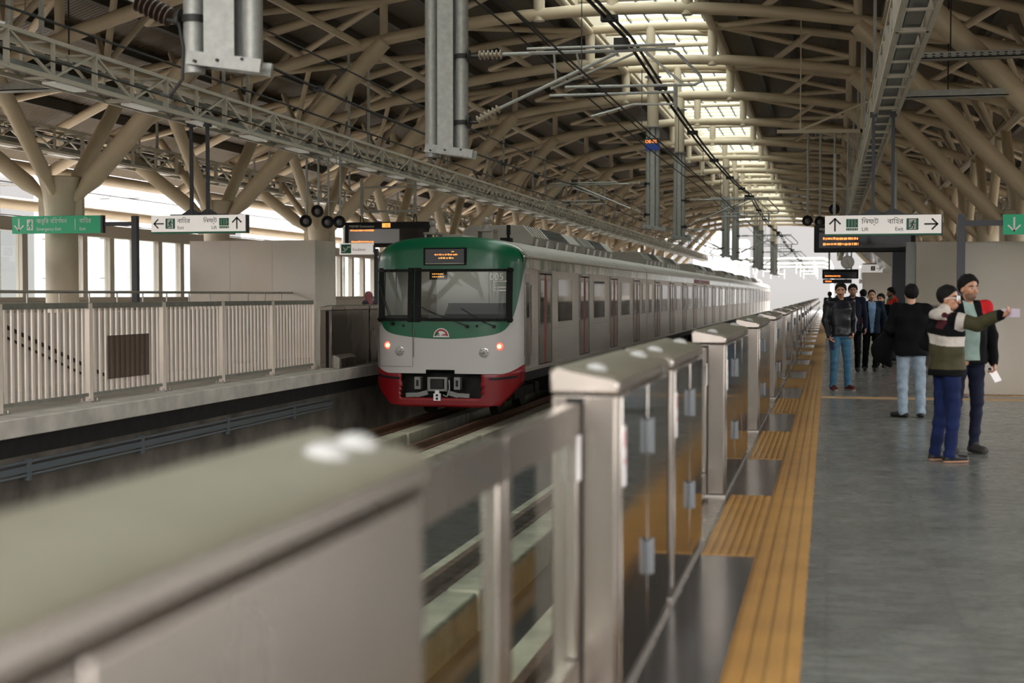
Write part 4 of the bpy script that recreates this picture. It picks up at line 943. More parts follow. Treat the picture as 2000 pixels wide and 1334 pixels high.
# green emergency exit signs on posts
def green_sign(label, X, Y, z0, x0, x1, za, zb, z_arm, far):
    t = thing('emergency_exit_sign', label, 'sign', (X, Y, z0))
    b = MB(); b.box(-0.055, 0.055, -0.055, 0.055, 0, 3.02 - z0 if far else 2.68); b.box(-0.12, 0.12, -0.12, 0.12, 0, 0.02); b.build('post', 'navy_post', t)
    b = MB(); e = x1 if far else x0; b.box(min(e, 0), max(e, 0), -0.02, 0.02, z_arm - 0.04, z_arm + 0.04); b.build('bracket', 'navy_post', t)
    b = MB(); b.box(x0, x1, -0.05, 0.05, za, zb); b.m = 1
    if far: b.box(x1, x1 + 0.045, -0.055, 0.055, za, zb)
    b.build('sign_board', ['signgreen', 'navy_post'], t)
    h = zb - za; y = -0.052; cz = (za + zb) / 2
    b = MB(); arrow(b, x0 + 0.15, cz, y, h * 0.66, 'down'); b.build('arrow', 'signtextw', t)
    b = MB(); xi = x0 + 0.39; s = h * 0.62
    b.m = 0; b.box(xi - s * 0.32, xi + s * 0.32, y - 0.002, y, cz - s / 2, cz + s / 2); b.m = 1
    L = lambda p, q, w=0.10: poly_stroke(b, (xi + p[0] * s, cz + p[1] * s), (xi + q[0] * s, cz + q[1] * s), w * s, y - 0.002)
    L((0.06, 0.20), (-0.02, -0.05), 0.15); L((-0.02, -0.05), (0.12, -0.18)); L((0.12, -0.18), (0.05, -0.38)); L((-0.05, -0.08), (-0.22, -0.30)); L((0.05, 0.16), (0.22, 0.05), 0.07); L((0.0, 0.16), (-0.18, 0.05), 0.07); L((0.08, 0.30), (0.10, 0.33), 0.13)
    b.build('icon', ['signtextw', 'signgreen'], t)
    b = MB(); b.text(JORURI + ' ' + BOHIR, h * 0.36, x0 + 0.53, cz + h * 0.08, y, 'LEFT', 0.001, sx=0.9); w0 = twidth(JORURI + ' বিহ', h * 0.36) * 0.9 + x0 + 0.53; w1 = twidth(JORURI + ' বিহগ', h * 0.36) * 0.9 + x0 + 0.53; wz = cz + h * 0.08 + h * 0.265
    poly_stroke(b, (w1 - 0.012, wz), (w1 + 0.006, wz + h * 0.09), h * 0.028, y)
    b.text('Emergency Exit', h * 0.25, x0 + 0.53, cz - h * 0.33, y, 'LEFT', 0.001)
    xs_ = x0 + 1.36
    b.box(xs_ - 0.006, xs_ + 0.006, y - 0.003, y, cz - h * 0.33, cz + h * 0.33); b.text(BAHIR, h * 0.36, xs_ + 0.09, cz + h * 0.08, y, 'LEFT', 0.001, sx=0.9); b.text('Exit', h * 0.25, xs_ + 0.09, cz - h * 0.33, y, 'LEFT', 0.001)
    b.build('lettering', 'signtextw', t)
green_sign('green emergency exit sign on a dark post on the far platform', -13.03, 25.19, LZ, -2.60, -0.70, 2.64, 2.98, 2.81, True)
green_sign('green sign with a white down arrow on a dark post by the near wall', 1.89, 21.8, 0.0, 0.58, 2.40, 2.38, 2.67, 2.55, False)

# passenger information displays
def led(label, X, Y, z, w, h, pale, top, frame, rows, title=True):
    t = thing('information_display', label, 'display', (X, Y, z))
    b = MB(); b.box(-w / 2, w / 2, -0.1, 0.1, 0, h); b.build('housing', 'black', t, bevel=0.02)
    b = MB(); b.box(-w * 0.45, w * (0.14 if pale else 0.45), -0.106, -0.1, h * 0.16, h * 0.72); b.build('screen', 'screen_pale' if pale else 'screen', t)
    if pale: MB().box(w * 0.15, w * 0.45, -0.106, -0.1, h * 0.16, h * 0.72).build('screen', 'screen', t)
    for zz, x0, x1, th in rows:
        b = MB(); x = x0 * w
        while x < x1 * w:
            d = random.uniform(.02, .09); b.box(x, min(x + d, x1 * w), -0.111, -0.106, h * zz - th / 2 * random.uniform(.6, 1), h * zz + th / 2 * random.uniform(.6, 1)); x += d + random.uniform(.012, .02)
        b.build('led_text', 'orange', t)
    if title:
        b = MB(); b.text('গন্তব্য Destination', h * 0.13, -w * 0.45, h * 0.79, -0.1, ext=0.001); b.build('lettering', 'signtextw', t)
        if pale:
            b = MB(); b.box(-w * 0.06, w * 0.035, -0.104, -0.1, h * 0.78, h * 0.95); b.m = 1; b.text('32', h * 0.15, -w * 0.025, h * 0.80, -0.105, ext=0.001); b.build('clock_window', ['amber', 'screen'], t)
    b = MB()
    if frame:
        for x in (-w * 0.31, w * 0.31):
            b.bar((x, 0, h + 0.22), (x, 0, top - z), 0.07, 0.07)
        b.bar((-w * 0.31, 0, h + 0.3), (w * 0.31, 0, h + 0.3), 0.06, 0.06); b.bar((-w * 0.31, 0, top - z - 0.25), (w * 0.31, 0, top - z - 0.25), 0.05, 0.05)
        for x in (-w * 0.31, w * 0.31): b.m = 1; b.path([(x - 0.05, 0, h), (x - 0.03, 0, h + 0.16), (x, 0, h + 0.22), (x + 0.03, 0, h + 0.16), (x + 0.05, 0, h)], 0.015, 6); b.m = 0
    else:
        for x in (-w * 0.3, w * 0.3): b.bar((x, 0, h), (x, 0, top - z), 0.06, 0.06)
    b.build('hanger', ['galv', 'black'], t)
random.seed(11)
led('large hanging display with pale screen and orange text behind the train nose', -11.98, 38.0, 2.83, 2.50, 0.70, True, 4.75, True, [(0.67, -0.43, -0.15, 0.045), (0.22, -0.42, -0.16, 0.045)])
led('large dark hanging display with two orange lines, behind the white lift sign', 0.78, 33.0, 2.46, 2.22, 0.62, False, 4.68, False, [(0.50, -0.41, -0.06, 0.06), (0.30, -0.41, -0.06, 0.06)])
led('small hanging display under the round clock', 0.48, 62.0, 2.19, 1.5, 0.40, False, 4.68, False, [(0.28, -0.42, 0.0, 0.06)], False)
led('thin display further away below the one under the clock', 0.45, 78.0, 2.12, 1.5, 0.22, False, 4.68, False, [(0.5, -0.42, -0.2, 0.07)], False)
t = thing('platform_clock', 'round pale clock hanging above the small display', 'clock', (0.77, 61.6, 2.88))
b = MB(); b.lathe([(-0.06, 0.26), (-0.05, 0.28), (0.05, 0.28), (0.06, 0.26)], (0, 0, 0), (0, 1, 0), 28); b.build('case', 'galv', t)
b = MB(); b.lathe([(0.06, 0.25), (0.065, 0.25)], (0, 0, 0), (0, -1, 0), 28); b.build('dial', 'sticker', t)
b = MB(); b.bar((0, -0.07, 0), (0.07, -0.07, -0.19), 0.02, 0.01); b.bar((0, -0.07, 0), (-0.05, -0.07, 0.11), 0.025, 0.01); b.build('hand', 'black', t)
MB().bar((0, 0, 0.27), (0, 0, 1.77), 0.05).build('hanger', 'galv', t)
# small signs
t = thing('small_exit_sign', 'small white sign with a right arrow beside the clock', 'sign', (1.44, 50, 2.27))
MB().box(-0.35, 0.35, -0.04, 0.04, 0, 0.27).build('sign_board', 'white', t)
b = MB(); arrow(b, 0.22, 0.13, -0.041, 0.14, 'right'); b.box(-0.04, 0.10, -0.043, -0.04, 0.06, 0.21); b.m = 1; b.box(0.0, 0.06, -0.046, -0.04, 0.09, 0.18); b.build('arrow', ['signtext', 'sticker'], t)
MB().box(-0.30, 0.42, -0.03, 0.03, 0.27, 0.30).build('bracket', 'navy_post', t)
t = thing('escalator_sign', 'small white sign with a green escalator icon below the large display', 'sign', (-12.25, 36.2, 2.58))
MB().box(-0.52, 0.42, -0.04, 0.04, 0, 0.30).build('sign_board', 'white', t)
b = MB(); b.box(-0.47, -0.19, -0.043, -0.04, 0.03, 0.27); b.m = 1; poly_stroke(b, (-0.43, 0.08), (-0.37, 0.08), 0.03, -0.043); poly_stroke(b, (-0.37, 0.08), (-0.28, 0.20), 0.03, -0.043); poly_stroke(b, (-0.28, 0.20), (-0.22, 0.20), 0.03, -0.043); poly_stroke(b, (-0.40, 0.18), (-0.36, 0.13), 0.03, -0.043)
b.build('icon', ['icongreen', 'sticker'], t)
b = MB(); b.text('Escalator', 0.10, -0.15, 0.10, -0.041, ext=0.001); b.build('lettering', 'tr_stripe', t)
b = MB(); b.box(0.45, 0.55, -0.05, 0.05, LZ - 2.58, 0.15); b.box(0.40, 0.47, -0.02, 0.02, 0.05, 0.25); b.build('post', 'navy_post', t)
# signal lamps hung on rods
def signals(X, Y, rods, lamps, ztop_, labels, aim, group):
    for i, (x, zl_) in enumerate(zip(rods, lamps)):
        t = thing('signal_lamp', labels[i], 'signal lamp', (X + x, Y, zl_), 0, group)
        b = MB(); b.tube((0, 0.05, 0.15), (0, 0.05, ztop_ - zl_), 0.026, n=8); b.build('rod', 'galv', t)
        ax = Vector((math.sin(aim), -math.cos(aim), 0)); 
        b = MB(); b.lathe([(-0.18, 0.06), (-0.12, 0.115), (0.02, 0.135), (0.05, 0.135)], (0, 0, 0), ax, 20); b.build('housing', 'black', t)
        b = MB(); c = Vector((0, 0, 0)); sd = Vector((ax.y, -ax.x, 0)); n = 14; vs = []; fs = []
        for j in range(n + 1):
            a = math.pi * (-0.28 + 1.56 * j / n); d = sd * math.cos(a) + Vector((0, 0, 1)) * math.sin(a)
            for r, tt in ((0.135, 0.03), (0.141, 0.17 + 0.07 * math.sin(a)), (0.130, 0.17 + 0.07 * math.sin(a)), (0.124, 0.03)): vs.append(c + d * r + ax * tt)
        for j in range(n):
            for q in range(4): fs.append((j * 4 + q, (j + 1) * 4 + q, (j + 1) * 4 + (q + 1) % 4, j * 4 + (q + 1) % 4))
        b.add(vs, fs); b.build('hood', 'black', t)
        b = MB(); b.lathe([(0.05, 0.085), (0.065, 0.07), (0.072, 0.0)], (0, 0, 0), ax, 16); b.build('lens', 'lens', t)
        b = MB(); b.path([(0, 0.05, ztop_ - zl_ - 0.05), (0.10, 0.05, ztop_ - zl_ - 0.2), (0.2, 0.05, ztop_ - zl_ - 0.15), (0.18, 0.05, ztop_ - zl_)], 0.012, 6); b.build('cable', 'galv', t)
M['lens'] = mat('lamp_lens_brown', (0.045, 0.03, 0.02), 0.25)
LF = ['black hooded signal lamp on a rod, leftmost of the four over the far platform', 'black hooded signal lamp on a rod, hung highest of the four over the far platform', 'black hooded signal lamp on a rod over the far platform, third from the left', 'black hooded signal lamp on a rod over the far platform, next to the display']
signals(-11.3, 30.6, (-0.30, -0.02, 0.22, 0.50), (3.17, 3.39, 3.14, 3.14), 4.64, LF, R(18), 'signal lamps over the far platform')
RF = ['black hooded signal lamp on a rod, leftmost of those over the near platform', 'black hooded signal lamp half hidden by the white lift sign', 'black hooded signal lamp above the up arrow of the white lift sign', 'black hooded signal lamp hidden behind the white lift sign, rod in view']
signals(0.0, 38.0, (-0.55, -0.23, 0.13, 0.47), (3.43, 3.40, 3.72, 3.2), 5.74, RF, 0.0, 'signal lamps over the near platform')
t = tag(MB().bar((-1.35, 38.05, 5.78), (1.1, 38.05, 5.74), 0.06, 0.09).build('signal_gantry_bar', 'cream2'), 'pale horizontal bar carrying the signal lamps over the near platform', 'bar')
b = MB(); b.bar((-0.75, 38.05, 5.8), (0.95, 38.05, 6.5), 0.05, 0.05); b.bar((-0.75, 38.05, 5.78), (-0.75, 38.05, 6.0), 0.05); b.build('brace', 'cream2', t)
b = MB(); b.bar((-0.75, 38.05, 4.26), (0.7, 38.05, 4.26), 0.03, 0.03); b.build('tie_bar', 'cream2', t)
b = MB(); b.bar((0.8, 38.05, 5.7), (0.8, 38.05, 8.3), 0.06, 0.06); b.bar((-0.75, 38.05, 5.8), (-0.75, 38.05, 8.7), 0.03, 0.03); b.build('hanger', 'cream2', t)
t = tag(MB().bar((-11.75, 30.65, 4.66), (-10.6, 30.65, 4.66), 0.06, 0.06).build('signal_gantry_bar', 'galv'), 'grey bar under the truss carrying the four far signal lamps', 'bar')
MB().bar((-11.65, 30.65, 3.62), (-10.75, 30.65, 3.62), 0.025, 0.025).build('tie_bar', 'galv', t)
# ================================================================== OVERHEAD LINE
PX = -4.9
def insulator(b, p, q, n=6, r=0.062):
    p = Vector(p); q = Vector(q); L = (q - p).length; pr = [(0, 0.02)]
    for i in range(n): t = L * (i + 0.5) / n; w = L / n * 0.22; pr += [(t - w * 1.6, 0.028), (t - w * 0.4, r), (t + w * 0.4, r), (t + w * 1.6, 0.028)]
    pr.append((L, 0.02)); b.lathe(pr, p, q - p, 14)
def drop_post(side, zb=3.35, plate=False, dark=False, sp=0.21):
    """side +1: arm over the near track, -1: over the far track"""
    t = thing('catenary_drop_post', 'x', 'drop post', (PX, 0, 0), 0, 'catenary drop posts')
    xl, xr = -0.03 - sp, -0.03 + sp; zt = 6.3
    b = MB(); b.tube((xl, 0, zb), (xl, 0, zt), 0.09 if sp > 0.2 else 0.075, n=16); b.build('pipe', 'galv', t)
    b = MB(); b.tube((xr, 0, zb + 0.1), (xr, 0, zt), 0.085 if sp > 0.2 else 0.075, n=16); b.build('pipe', 'galv', t)
    w_ = sp * 0.52; b = MB(); b.box(-0.03 - w_, -0.03 + w_, -0.09, -0.075, zb + 0.05, zt); b.box(-0.03 - w_, -0.03 + w_, 0.075, 0.09, zb + 0.05, zt); b.box(-0.04, -0.02, -0.08, 0.08, zb + 0.05, zt); b.build('web_column', 'galv', t)
    b = MB(); b.lathe([(zt - 0.0, 0.16), (zt + 0.02, 0.165), (8.1, 0.165)], (-0.03, 0, 0), n=20); b.build('upper_tube', 'cream2', t)
    b = MB(); b.bar((-0.30, -0.11, zb + 0.12), (0.36, -0.13, zb + 0.02), 0.04, 0.11); b.bar((-0.30, 0.11, zb + 0.12), (0.36, 0.10, zb + 0.02), 0.04, 0.11)
    b.m = 1
    for x in (-0.22, -0.02, 0.2): b.tube((x, -0.16, zb + 0.08), (x, 0.14, zb + 0.08), 0.014, n=6)
    b.build('foot_clamp', ['galv', 'wire'], t)
    b = MB(); b.lathe([(zt - 0.03, 0.27 if sp > 0.2 else 0.24), (zt, 0.27 if sp > 0.2 else 0.24)], (-0.03, 0, 0), n=20); b.build('flange', 'galv', t)
    MB().lathe([(7.70, 0.24), (7.73, 0.24)], (-0.03, 0, 0), n=20).build('flange', 'galv', t)
    x0 = xl if side < 0 else xr; s = side
    for z in (4.68, 3.80):
        b = MB()
        b.lathe([(-0.03, 0.105), (0.03, 0.105)], (x0, 0, z), n=16)
        b.lathe([(0, 0.09), (0.015, 0.09)], (x0 + s * 0.10, -0.02, z), (s, 0, 0), 14); b.tube((x0 + s * 0.10, 0, z), (x0 + s * 0.22, 0, z), 0.018, n=6)
        b.build('clamp', 'wire', t)
    b = MB(); insulator(b, (x0 + s * 0.22, 0, 4.69), (x0 + s * 0.56, 0, 4.69)); b.build('insulator', 'insul_l', t)
    b = MB(); insulator(b, (x0 + s * 0.20, 0, 3.82), (x0 + s * 0.52, 0, 3.98), 7 if dark else 6, 0.085 if dark else 0.062); b.build('insulator', 'insul' if dark else 'insul_l', t)
    if dark:
        b = MB(); b.path([(x0 - 0.22, -0.05, 3.80), (x0 - 0.10, -0.08, 3.76), (x0 - 0.06, -0.08, 3.55), (x0 - 0.08, -0.06, 3.30), (x0 - 0.20, -0.05, 3.16), (x0 - 0.28, -0.05, 3.18)], 0.014, 8); b.build('cable', 'wire', t)
    b = MB()
    e = x0 + s * 2.55
    b.path([(x0 + s * 0.56, 0, 4.69), (e, 0, 4.68)], 0.024, 8); b.path([(x0 + s * 0.9, -0.05, 4.74), (e + s * 0.3, -0.05, 4.73)], 0.018, 8)
    b.path([(x0 + s * 0.52, 0, 3.98), (x0 + s * 2.1, 0, 4.66)], 0.024, 8); b.path([(x0 + s * 1.2, 0.03, 4.22), (x0 + s * 2.3, 0.03, 4.64)], 0.016, 8)
    b.path([(x0 + s * 1.25, 0, 4.69), (x0 + s * 1.28, 0, 4.32)], 0.016, 6); b.path([(x0 + s * 1.55, 0, 4.69), (x0 + s * 1.6, 0, 4.46)], 0.016, 6)
    b.path([(e, 0, 4.68), (e + s * 0.25, 0, 4.67), (e + s * 0.32, 0, 4.63), (e + s * 0.62, 0, 4.32), (e + s * 0.63, 0, 4.25), (e + s * 0.55, 0, 4.21), (x0 + s * 1.4, 0, 4.23)], 0.020, 8)
    b.path([(e - s * 0.1, 0, 4.66), (e + s * 0.40, 0, 4.22)], 0.016, 6)
    b.path([(x0 + s * 1.2, -0.03, 4.12), (e + s * 0.30, -0.03, 4.12)], 0.018, 8); b.path([(e + s * 0.3, 0, 4.22), (e + s * 0.3, 0, 3.92)], 0.03, 6)
    b.path([(e + s * 0.28, 0, 3.97), (x0 + s * 2.3, 0, 3.98), (x0 + s * 2.0, 0, 3.90), (x0 + s * 1.75, 0, 3.84)], 0.015, 6)
    b.build('cantilever', 'galv', t)
    b = MB(); b.box(x0 + s * 2.14 - 0.09, x0 + s * 2.14 + 0.09, -0.06, 0.06, 4.70, 4.84); b.build('wire_clamp', 'wire', t)
    if plate:
        b = MB(); b.box(-0.24, 0.18, -0.125, -0.105, 5.62, 5.80); b.m = 1; b.box(-0.24, 0.18, -0.125, -0.105, 5.80, 5.97); b.m = 2; b.text('OE-02', 0.125, -0.235, 5.83, -0.126, ext=0.001)
        b.build('number_plate', ['blue', 'plate_dark', 'orange'], t)
    return t
M['plate_dark'] = mat('plate_back', (0.06, 0.06, 0.06), 0.5)
PF = drop_post(-1, dark=True, sp=0.26); PN = drop_post(1); PP = drop_post(-1, plate=True, sp=0.125); PQ = drop_post(1, sp=0.125); PR = drop_post(-1, sp=0.125)
PF.location.y = 11.1; PF['label'] = 'galvanised drop post hanging nearest the camera, arm towards the far track'
PN.location = (PX - 0.08, 18.5, 0); PN['label'] = 'galvanised drop post with an arm over the near track, large above the train front'
PP.location.y = 40.7; PP['label'] = 'drop post with a blue and orange number plate'
PQ.location.y = 48.1; PQ['label'] = ('drop post just behind the one with the number plate, arm over the near track')
PR.location.y = 70.3; PR['label'] = 'distant drop post under the skylight, first beyond the number plate pair'
for i, y in enumerate((77.7, 99.9, 107.3, 129.5, 136.9)):
    dup(PR if i % 2 == 1 else PQ, (PX, y, 0), label='distant drop post under the skylight, %s beyond the number plate pair' % ORD[i + 1])
def wire(pts, r, label, clips=0):
    b = MB(); b.path(pts, r, 6); o = tag(b.build('overhead_wire', 'wire'), label, 'wire')
    return o
def sag(x, za, y0, y1, span, drop, n=8, x1=None, ph=0.0):
    pts = []; y = y0
    while y < y1:
        for i in range(n):
            f = i / n; yy = y + span * f; pts.append((x, yy, za - drop * 4 * f * (1 - f)))
        y += span
    pts.append((x, y, za)); return pts
w1 = wire(sag(-2.62, 4.86, -11.1, 225, 29.6, 0.28), 0.022, 'thick black messenger wire above the near track, left strand')
w2 = wire(sag(-2.52, 4.84, -11.1, 225, 29.6, 0.28), 0.020, 'thick black messenger wire above the near track, right strand')
w3 = wire([(-2.58, -10, 3.88), (-2.58, 230, 3.88)], 0.011, 'thin contact wire over the near track')
w4 = wire(sag(-7.30, 4.72, -18.5, 225, 29.6, 0.25), 0.022, 'thick black messenger wire above the far track')
w5 = wire([(-7.30, -10, 4.12), (-7.30, 230, 4.12)], 0.014, 'contact wire over the far track')
w6 = wire(sag(-7.18, 5.05, -18.5, 225, 29.6, 0.15), 0.014, 'upper thin feeder wire above the far track')
w7 = wire(sag(-4.25, 5.12, -11.1, 225, 29.6, 0.1), 0.013, 'feeder wire near the drop posts, lower of the pair')
w8 = wire(sag(-4.15, 5.30, -11.1, 225, 29.6, 0.1), 0.013, 'feeder wire near the drop posts, upper of the pair')
w9 = wire(sag(-10.3, 4.68, -11.1, 140, 29.6, 0.1), 0.012, 'thin black wire running beside the far lighting truss')
w10 = wire([(-19.5, -5, 4.25), (-19.5, 140, 4.25)], 0.012, 'upper outdoor wire seen beyond the glazing')
w11 = wire([(-19.5, -5, 3.45), (-19.5, 140, 3.45)], 0.012, 'lower outdoor wire seen beyond the glazing')
# droppers and clips
for W_, x, zc, n, dy, top, ph in ((w4, -7.30, 4.12, 24, 5.0, 4.55, 2.0), (w1, -2.58, 3.88, 24, 5.0, 4.66, 0.0)):
    for i in range(n): y = ph + i * dy; MB().tube((x, y, zc), (x, y, top), 0.006, n=5).build('dropper', 'wire', W_)
for i in range(34):
    y = 1.0 + i * 5.3; f = ((y + 11.1) / 29.6) % 1; z = 4.85 - 0.28 * 4 * f * (1 - f); MB().box(-2.67, -2.47, y - 0.06, y + 0.06, z - 0.035, z + 0.035).build('wire_clip', 'wire', w1)
for i in range(30):
    y = 1.5 + i * 6.1; f = ((y + 18.5) / 29.6) % 1; z = 4.72 - 0.25 * 4 * f * (1 - f); MB().box(-7.36, -7.24, y - 0.07, y + 0.07, z - 0.035, z + 0.035).build('wire_clip', 'wire', w4)
# portal gantries beyond the station end
for i, y in enumerate((165, 190, 215)):
    b = MB(); b.path([(-10.6, y, -1.45), (-10.6, y, 4.6), (-10.3, y, 5.3), (-9.6, y, 5.6), (-0.6, y, 5.6), (0.1, y, 5.3), (0.4, y, 4.6), (0.4, y, -1.45)], 0.16, 10)
    t = tag(b.build('portal_gantry', 'galv'), 'rounded overhead line portal outside the station end, %s one out' % ORD[i], 'gantry')
    for x in (-8.4, -6.4, -3.6, -1.6): MB().tube((x, y, 5.6), (x, y, 3.9), 0.05, n=6).build('drop_tube', 'galv', t)
    for x in (-8.4, -3.6): MB().tube((x, y, 4.6), (x + 2.0, y, 4.6), 0.04, n=6).build('cross_tube', 'galv', t)
for i, y in enumerate((32.0, 58.0)):
    b = MB(); b.tube((-20.3, y, -1.0), (-20.3, y, 4.45), 0.07, n=8)
    b.tube((-20.3, y, 4.25), (-19.45, y, 4.25), 0.03, n=6); b.tube((-20.3, y, 3.45), (-19.45, y, 3.45), 0.03, n=6)
    tag(b.build('outdoor_wire_pole', 'galv'), ['slim outdoor pole carrying wires beyond the glazing, nearer one', 'slim outdoor pole carrying wires beyond the glazing, further one'][i], 'pole')
# ================================================================== PEOPLE
class Field:
    """distance field on a grid, unions blended smoothly, turned into one closed surface"""
    def __init__(s, lo, hi, h):
        s.h = h; s.lo = np.array(lo, float); s.n = np.ceil((np.array(hi) - s.lo) / h).astype(int) + 1
        s.f = np.full(s.n, 0.5, np.float32)
        s.ax = [s.lo[i] + h * np.arange(s.n[i]) for i in range(3)]
    def sub(s, lo, hi):
        a = np.maximum(0, np.floor((np.array(lo) - s.lo) / s.h).astype(int)); b = np.minimum(s.n, np.ceil((np.array(hi) - s.lo) / s.h).astype(int) + 1)
        if (b <= a).any(): return None
        sl = tuple(slice(a[i], b[i]) for i in range(3))
        return sl, np.meshgrid(*[s.ax[i][sl[i]] for i in range(3)], indexing='ij', sparse=True)
    def put(s, sl, d, k, sub=False):
        f = s.f[sl]
        if sub: s.f[sl] = np.maximum(f, -d); return
        if k <= 0: s.f[sl] = np.minimum(f, d); return
        t = np.clip(0.5 + 0.5 * (f - d) / k, 0, 1); s.f[sl] = f * (1 - t) + d * t - k * t * (1 - t)
    def cap(s, p, q, r0, r1=None, k=0.02, flat=None, sub=False):
        r1 = r0 if r1 is None else r1; p = np.array(p, float); q = np.array(q, float); R_ = max(r0, r1) * (1.0 if flat is None else 1.0 / min(flat)) + k + 3 * s.h
        g = s.sub(np.minimum(p, q) - R_, np.maximum(p, q) + R_)
        if g is None: return
        sl, (X, Y, Z) = g; sc = np.array(flat if flat is not None else (1, 1, 1), float)
        P = p * sc; D = (q - p) * sc; L = max(1e-9, D.dot(D)); x = X * sc[0] - P[0]; y = Y * sc[1] - P[1]; z = Z * sc[2] - P[2]
        t = np.clip((x * D[0] + y * D[1] + z * D[2]) / L, 0, 1)
        d = np.sqrt((x - t * D[0]) ** 2 + (y - t * D[1]) ** 2 + (z - t * D[2]) ** 2) - (r0 + (r1 - r0) * t)
        s.put(sl, (d / sc.max()).astype(np.float32), k, sub)
    def ell(s, c, r, yaw=0.0, k=0.015, cut=None, sub=False):
        c = np.array(c, float); R_ = max(r) + k + 3 * s.h; g = s.sub(c - R_, c + R_)
        if g is None: return
        sl, (X, Y, Z) = g; x = X - c[0]; y = Y - c[1]; z = Z - c[2]; ca, sa = math.cos(yaw), math.sin(yaw)
        u = x * ca + y * sa; v = -x * sa + y * ca
        k0 = np.sqrt((u / r[0]) ** 2 + (v / r[1]) ** 2 + (z / r[2]) ** 2); k1 = np.sqrt((u / r[0] ** 2) ** 2 + (v / r[1] ** 2) ** 2 + (z / r[2] ** 2) ** 2) + 1e-6
        d = k0 * (k0 - 1) / k1
        if cut is not None: d = np.maximum(d, cut(u, v, z))
        s.put(sl, d.astype(np.float32), k, sub)
    def loft(s, rows, k=0.03, e=2.4):
        """rows: z, cx, cy, rx, ry"""
        rows = sorted(rows); A = np.array(rows); m = max(A[:, 3].max(), A[:, 4].max()) + 0.15 + k
        g = s.sub((-m, -m, A[0, 0] - 0.05 - k), (m, m, A[-1, 0] + 0.05 + k))
        sl, (X, Y, Z) = g; z = Z.ravel(); I = [np.interp(z, A[:, 0], A[:, i]).reshape(1, 1, -1) for i in range(1, 5)]
        q = ((np.abs(X - I[0]) / I[2]) ** e + (np.abs(Y - I[1]) / I[3]) ** e) ** (1 / e)
        d = (q - 1) * np.minimum(I[2], I[3]); d = np.maximum(d, np.maximum(A[0, 0] - Z, Z - A[-1, 0]))
        s.put(sl, d.astype(np.float32), k)
    def ripple(s, amp, fr, seed=0):
        rs = np.random.RandomState(seed); X, Y, Z = np.meshgrid(*s.ax, indexing='ij', sparse=True); t = 0
        for _ in range(4): a = rs.normal(0, 1, 3) * fr * np.array([0.7, 0.7, 1.4]); t = t + np.sin(a[0] * X + a[1] * Y + a[2] * Z + rs.uniform(0, 6))
        s.f += (amp * t / 2).astype(np.float32)
    def mesh(s):
        f = s.f; I = f < 0; n = np.array(f.shape); c = n - 1
        S = np.zeros((*c, 3), np.float32); N = np.zeros(c, np.float32)
        base = np.stack(np.meshgrid(*[np.arange(k) for k in c], indexing='ij'), -1).astype(np.float32)
        for ax in range(3):
            o = [i for i in range(3) if i != ax]
            for a in (0, 1):
                for b in (0, 1):
                    s0 = [slice(0, c[i]) for i in range(3)]; s1 = list(s0)
                    s0[o[0]] = slice(a, c[o[0]] + a); s0[o[1]] = slice(b, c[o[1]] + b); s1[o[0]] = s0[o[0]]; s1[o[1]] = s0[o[1]]; s1[ax] = slice(1, c[ax] + 1)
                    f0 = f[tuple(s0)]; f1 = f[tuple(s1)]; m = (f0 < 0) != (f1 < 0)
                    idx = np.nonzero(m)
                    t = f0[idx] / (f0[idx] - f1[idx]); p = np.zeros((len(t), 3), np.float32); p[:, ax] = t; p[:, o[0]] = a; p[:, o[1]] = b
                    S[idx] += p; N[idx] += 1
        idx = np.nonzero(N > 0); V = (np.stack(idx, -1) + S[idx] / N[idx][:, None]) * s.h + s.lo
        ID = np.full(c, -1, np.int64); ID[idx] = np.arange(len(V)); F = []
        for ax in range(3):
            u, v = (ax + 1) % 3, (ax + 2) % 3
            s0 = [slice(1, n[i] - 1) for i in range(3)]; s0[ax] = slice(0, c[ax]); s1 = list(s0); s1[ax] = slice(1, n[ax])
            A = I[tuple(s0)]; B = I[tuple(s1)]; m = np.stack(np.nonzero(A != B), -1); 
            flip = A[tuple(m.T)]
            off = np.ones(3, int); off[ax] = 0; q = m + off
            def cid(du, dv): w = q.copy(); w[:, u] -= du; w[:, v] -= dv; return ID[tuple(w.T)]
            quad = np.stack([cid(1, 1), cid(0, 1), cid(0, 0), cid(1, 0)], -1); quad[~flip] = quad[~flip][:, ::-1]; F.append(quad)
        F = np.concatenate(F); F = F[(F >= 0).all(1)]
        return V, F
def field_obj(name, fld, mats, parent=None, scale=1.0, pick=None):
    V, F = fld.mesh(); me = bpy.data.meshes.new(name)
    me.vertices.add(len(V)); me.vertices.foreach_set('co', (V * scale).astype(np.float32).ravel())
    me.loops.add(F.size); me.loops.foreach_set('vertex_index', F.astype(np.int32).ravel())
    me.polygons.add(len(F)); me.polygons.foreach_set('loop_start', np.arange(0, F.size, 4, dtype=np.int32))
    for m_ in (mats if isinstance(mats, (list, tuple)) else [mats]): me.materials.append(M[m_])
    if pick is not None: me.polygons.foreach_set('material_index', pick(V[F].mean(1)).astype(np.int32))
    me.update(calc_edges=True); me.validate(); me.polygons.foreach_set('use_smooth', [True] * len(me.polygons))
    o = bpy.data.objects.new(name, me); COL.objects.link(o)
    if parent: o.parent = parent
    return o
def cloth(n, c, rough=0.85, **k): M[n] = mat(n, c, rough, var=k.pop('var', 0.15), scale=k.pop('scale', 14), bump=k.pop('bump', 0.15), spec=k.pop('spec', 0.15), **k)
for n_, c_ in (('skin_a', (0.40, 0.20, 0.115)), ('skin_b', (0.29, 0.14, 0.082)), ('skin_c', (0.45, 0.25, 0.16))): M[n_] = mat(n_, c_, 0.5, var=0.08, scale=9)
M['hair'] = mat('black_hair', (0.007, 0.006, 0.006), 0.7, var=0.3, scale=60, bump=0.3, spec=0.12)
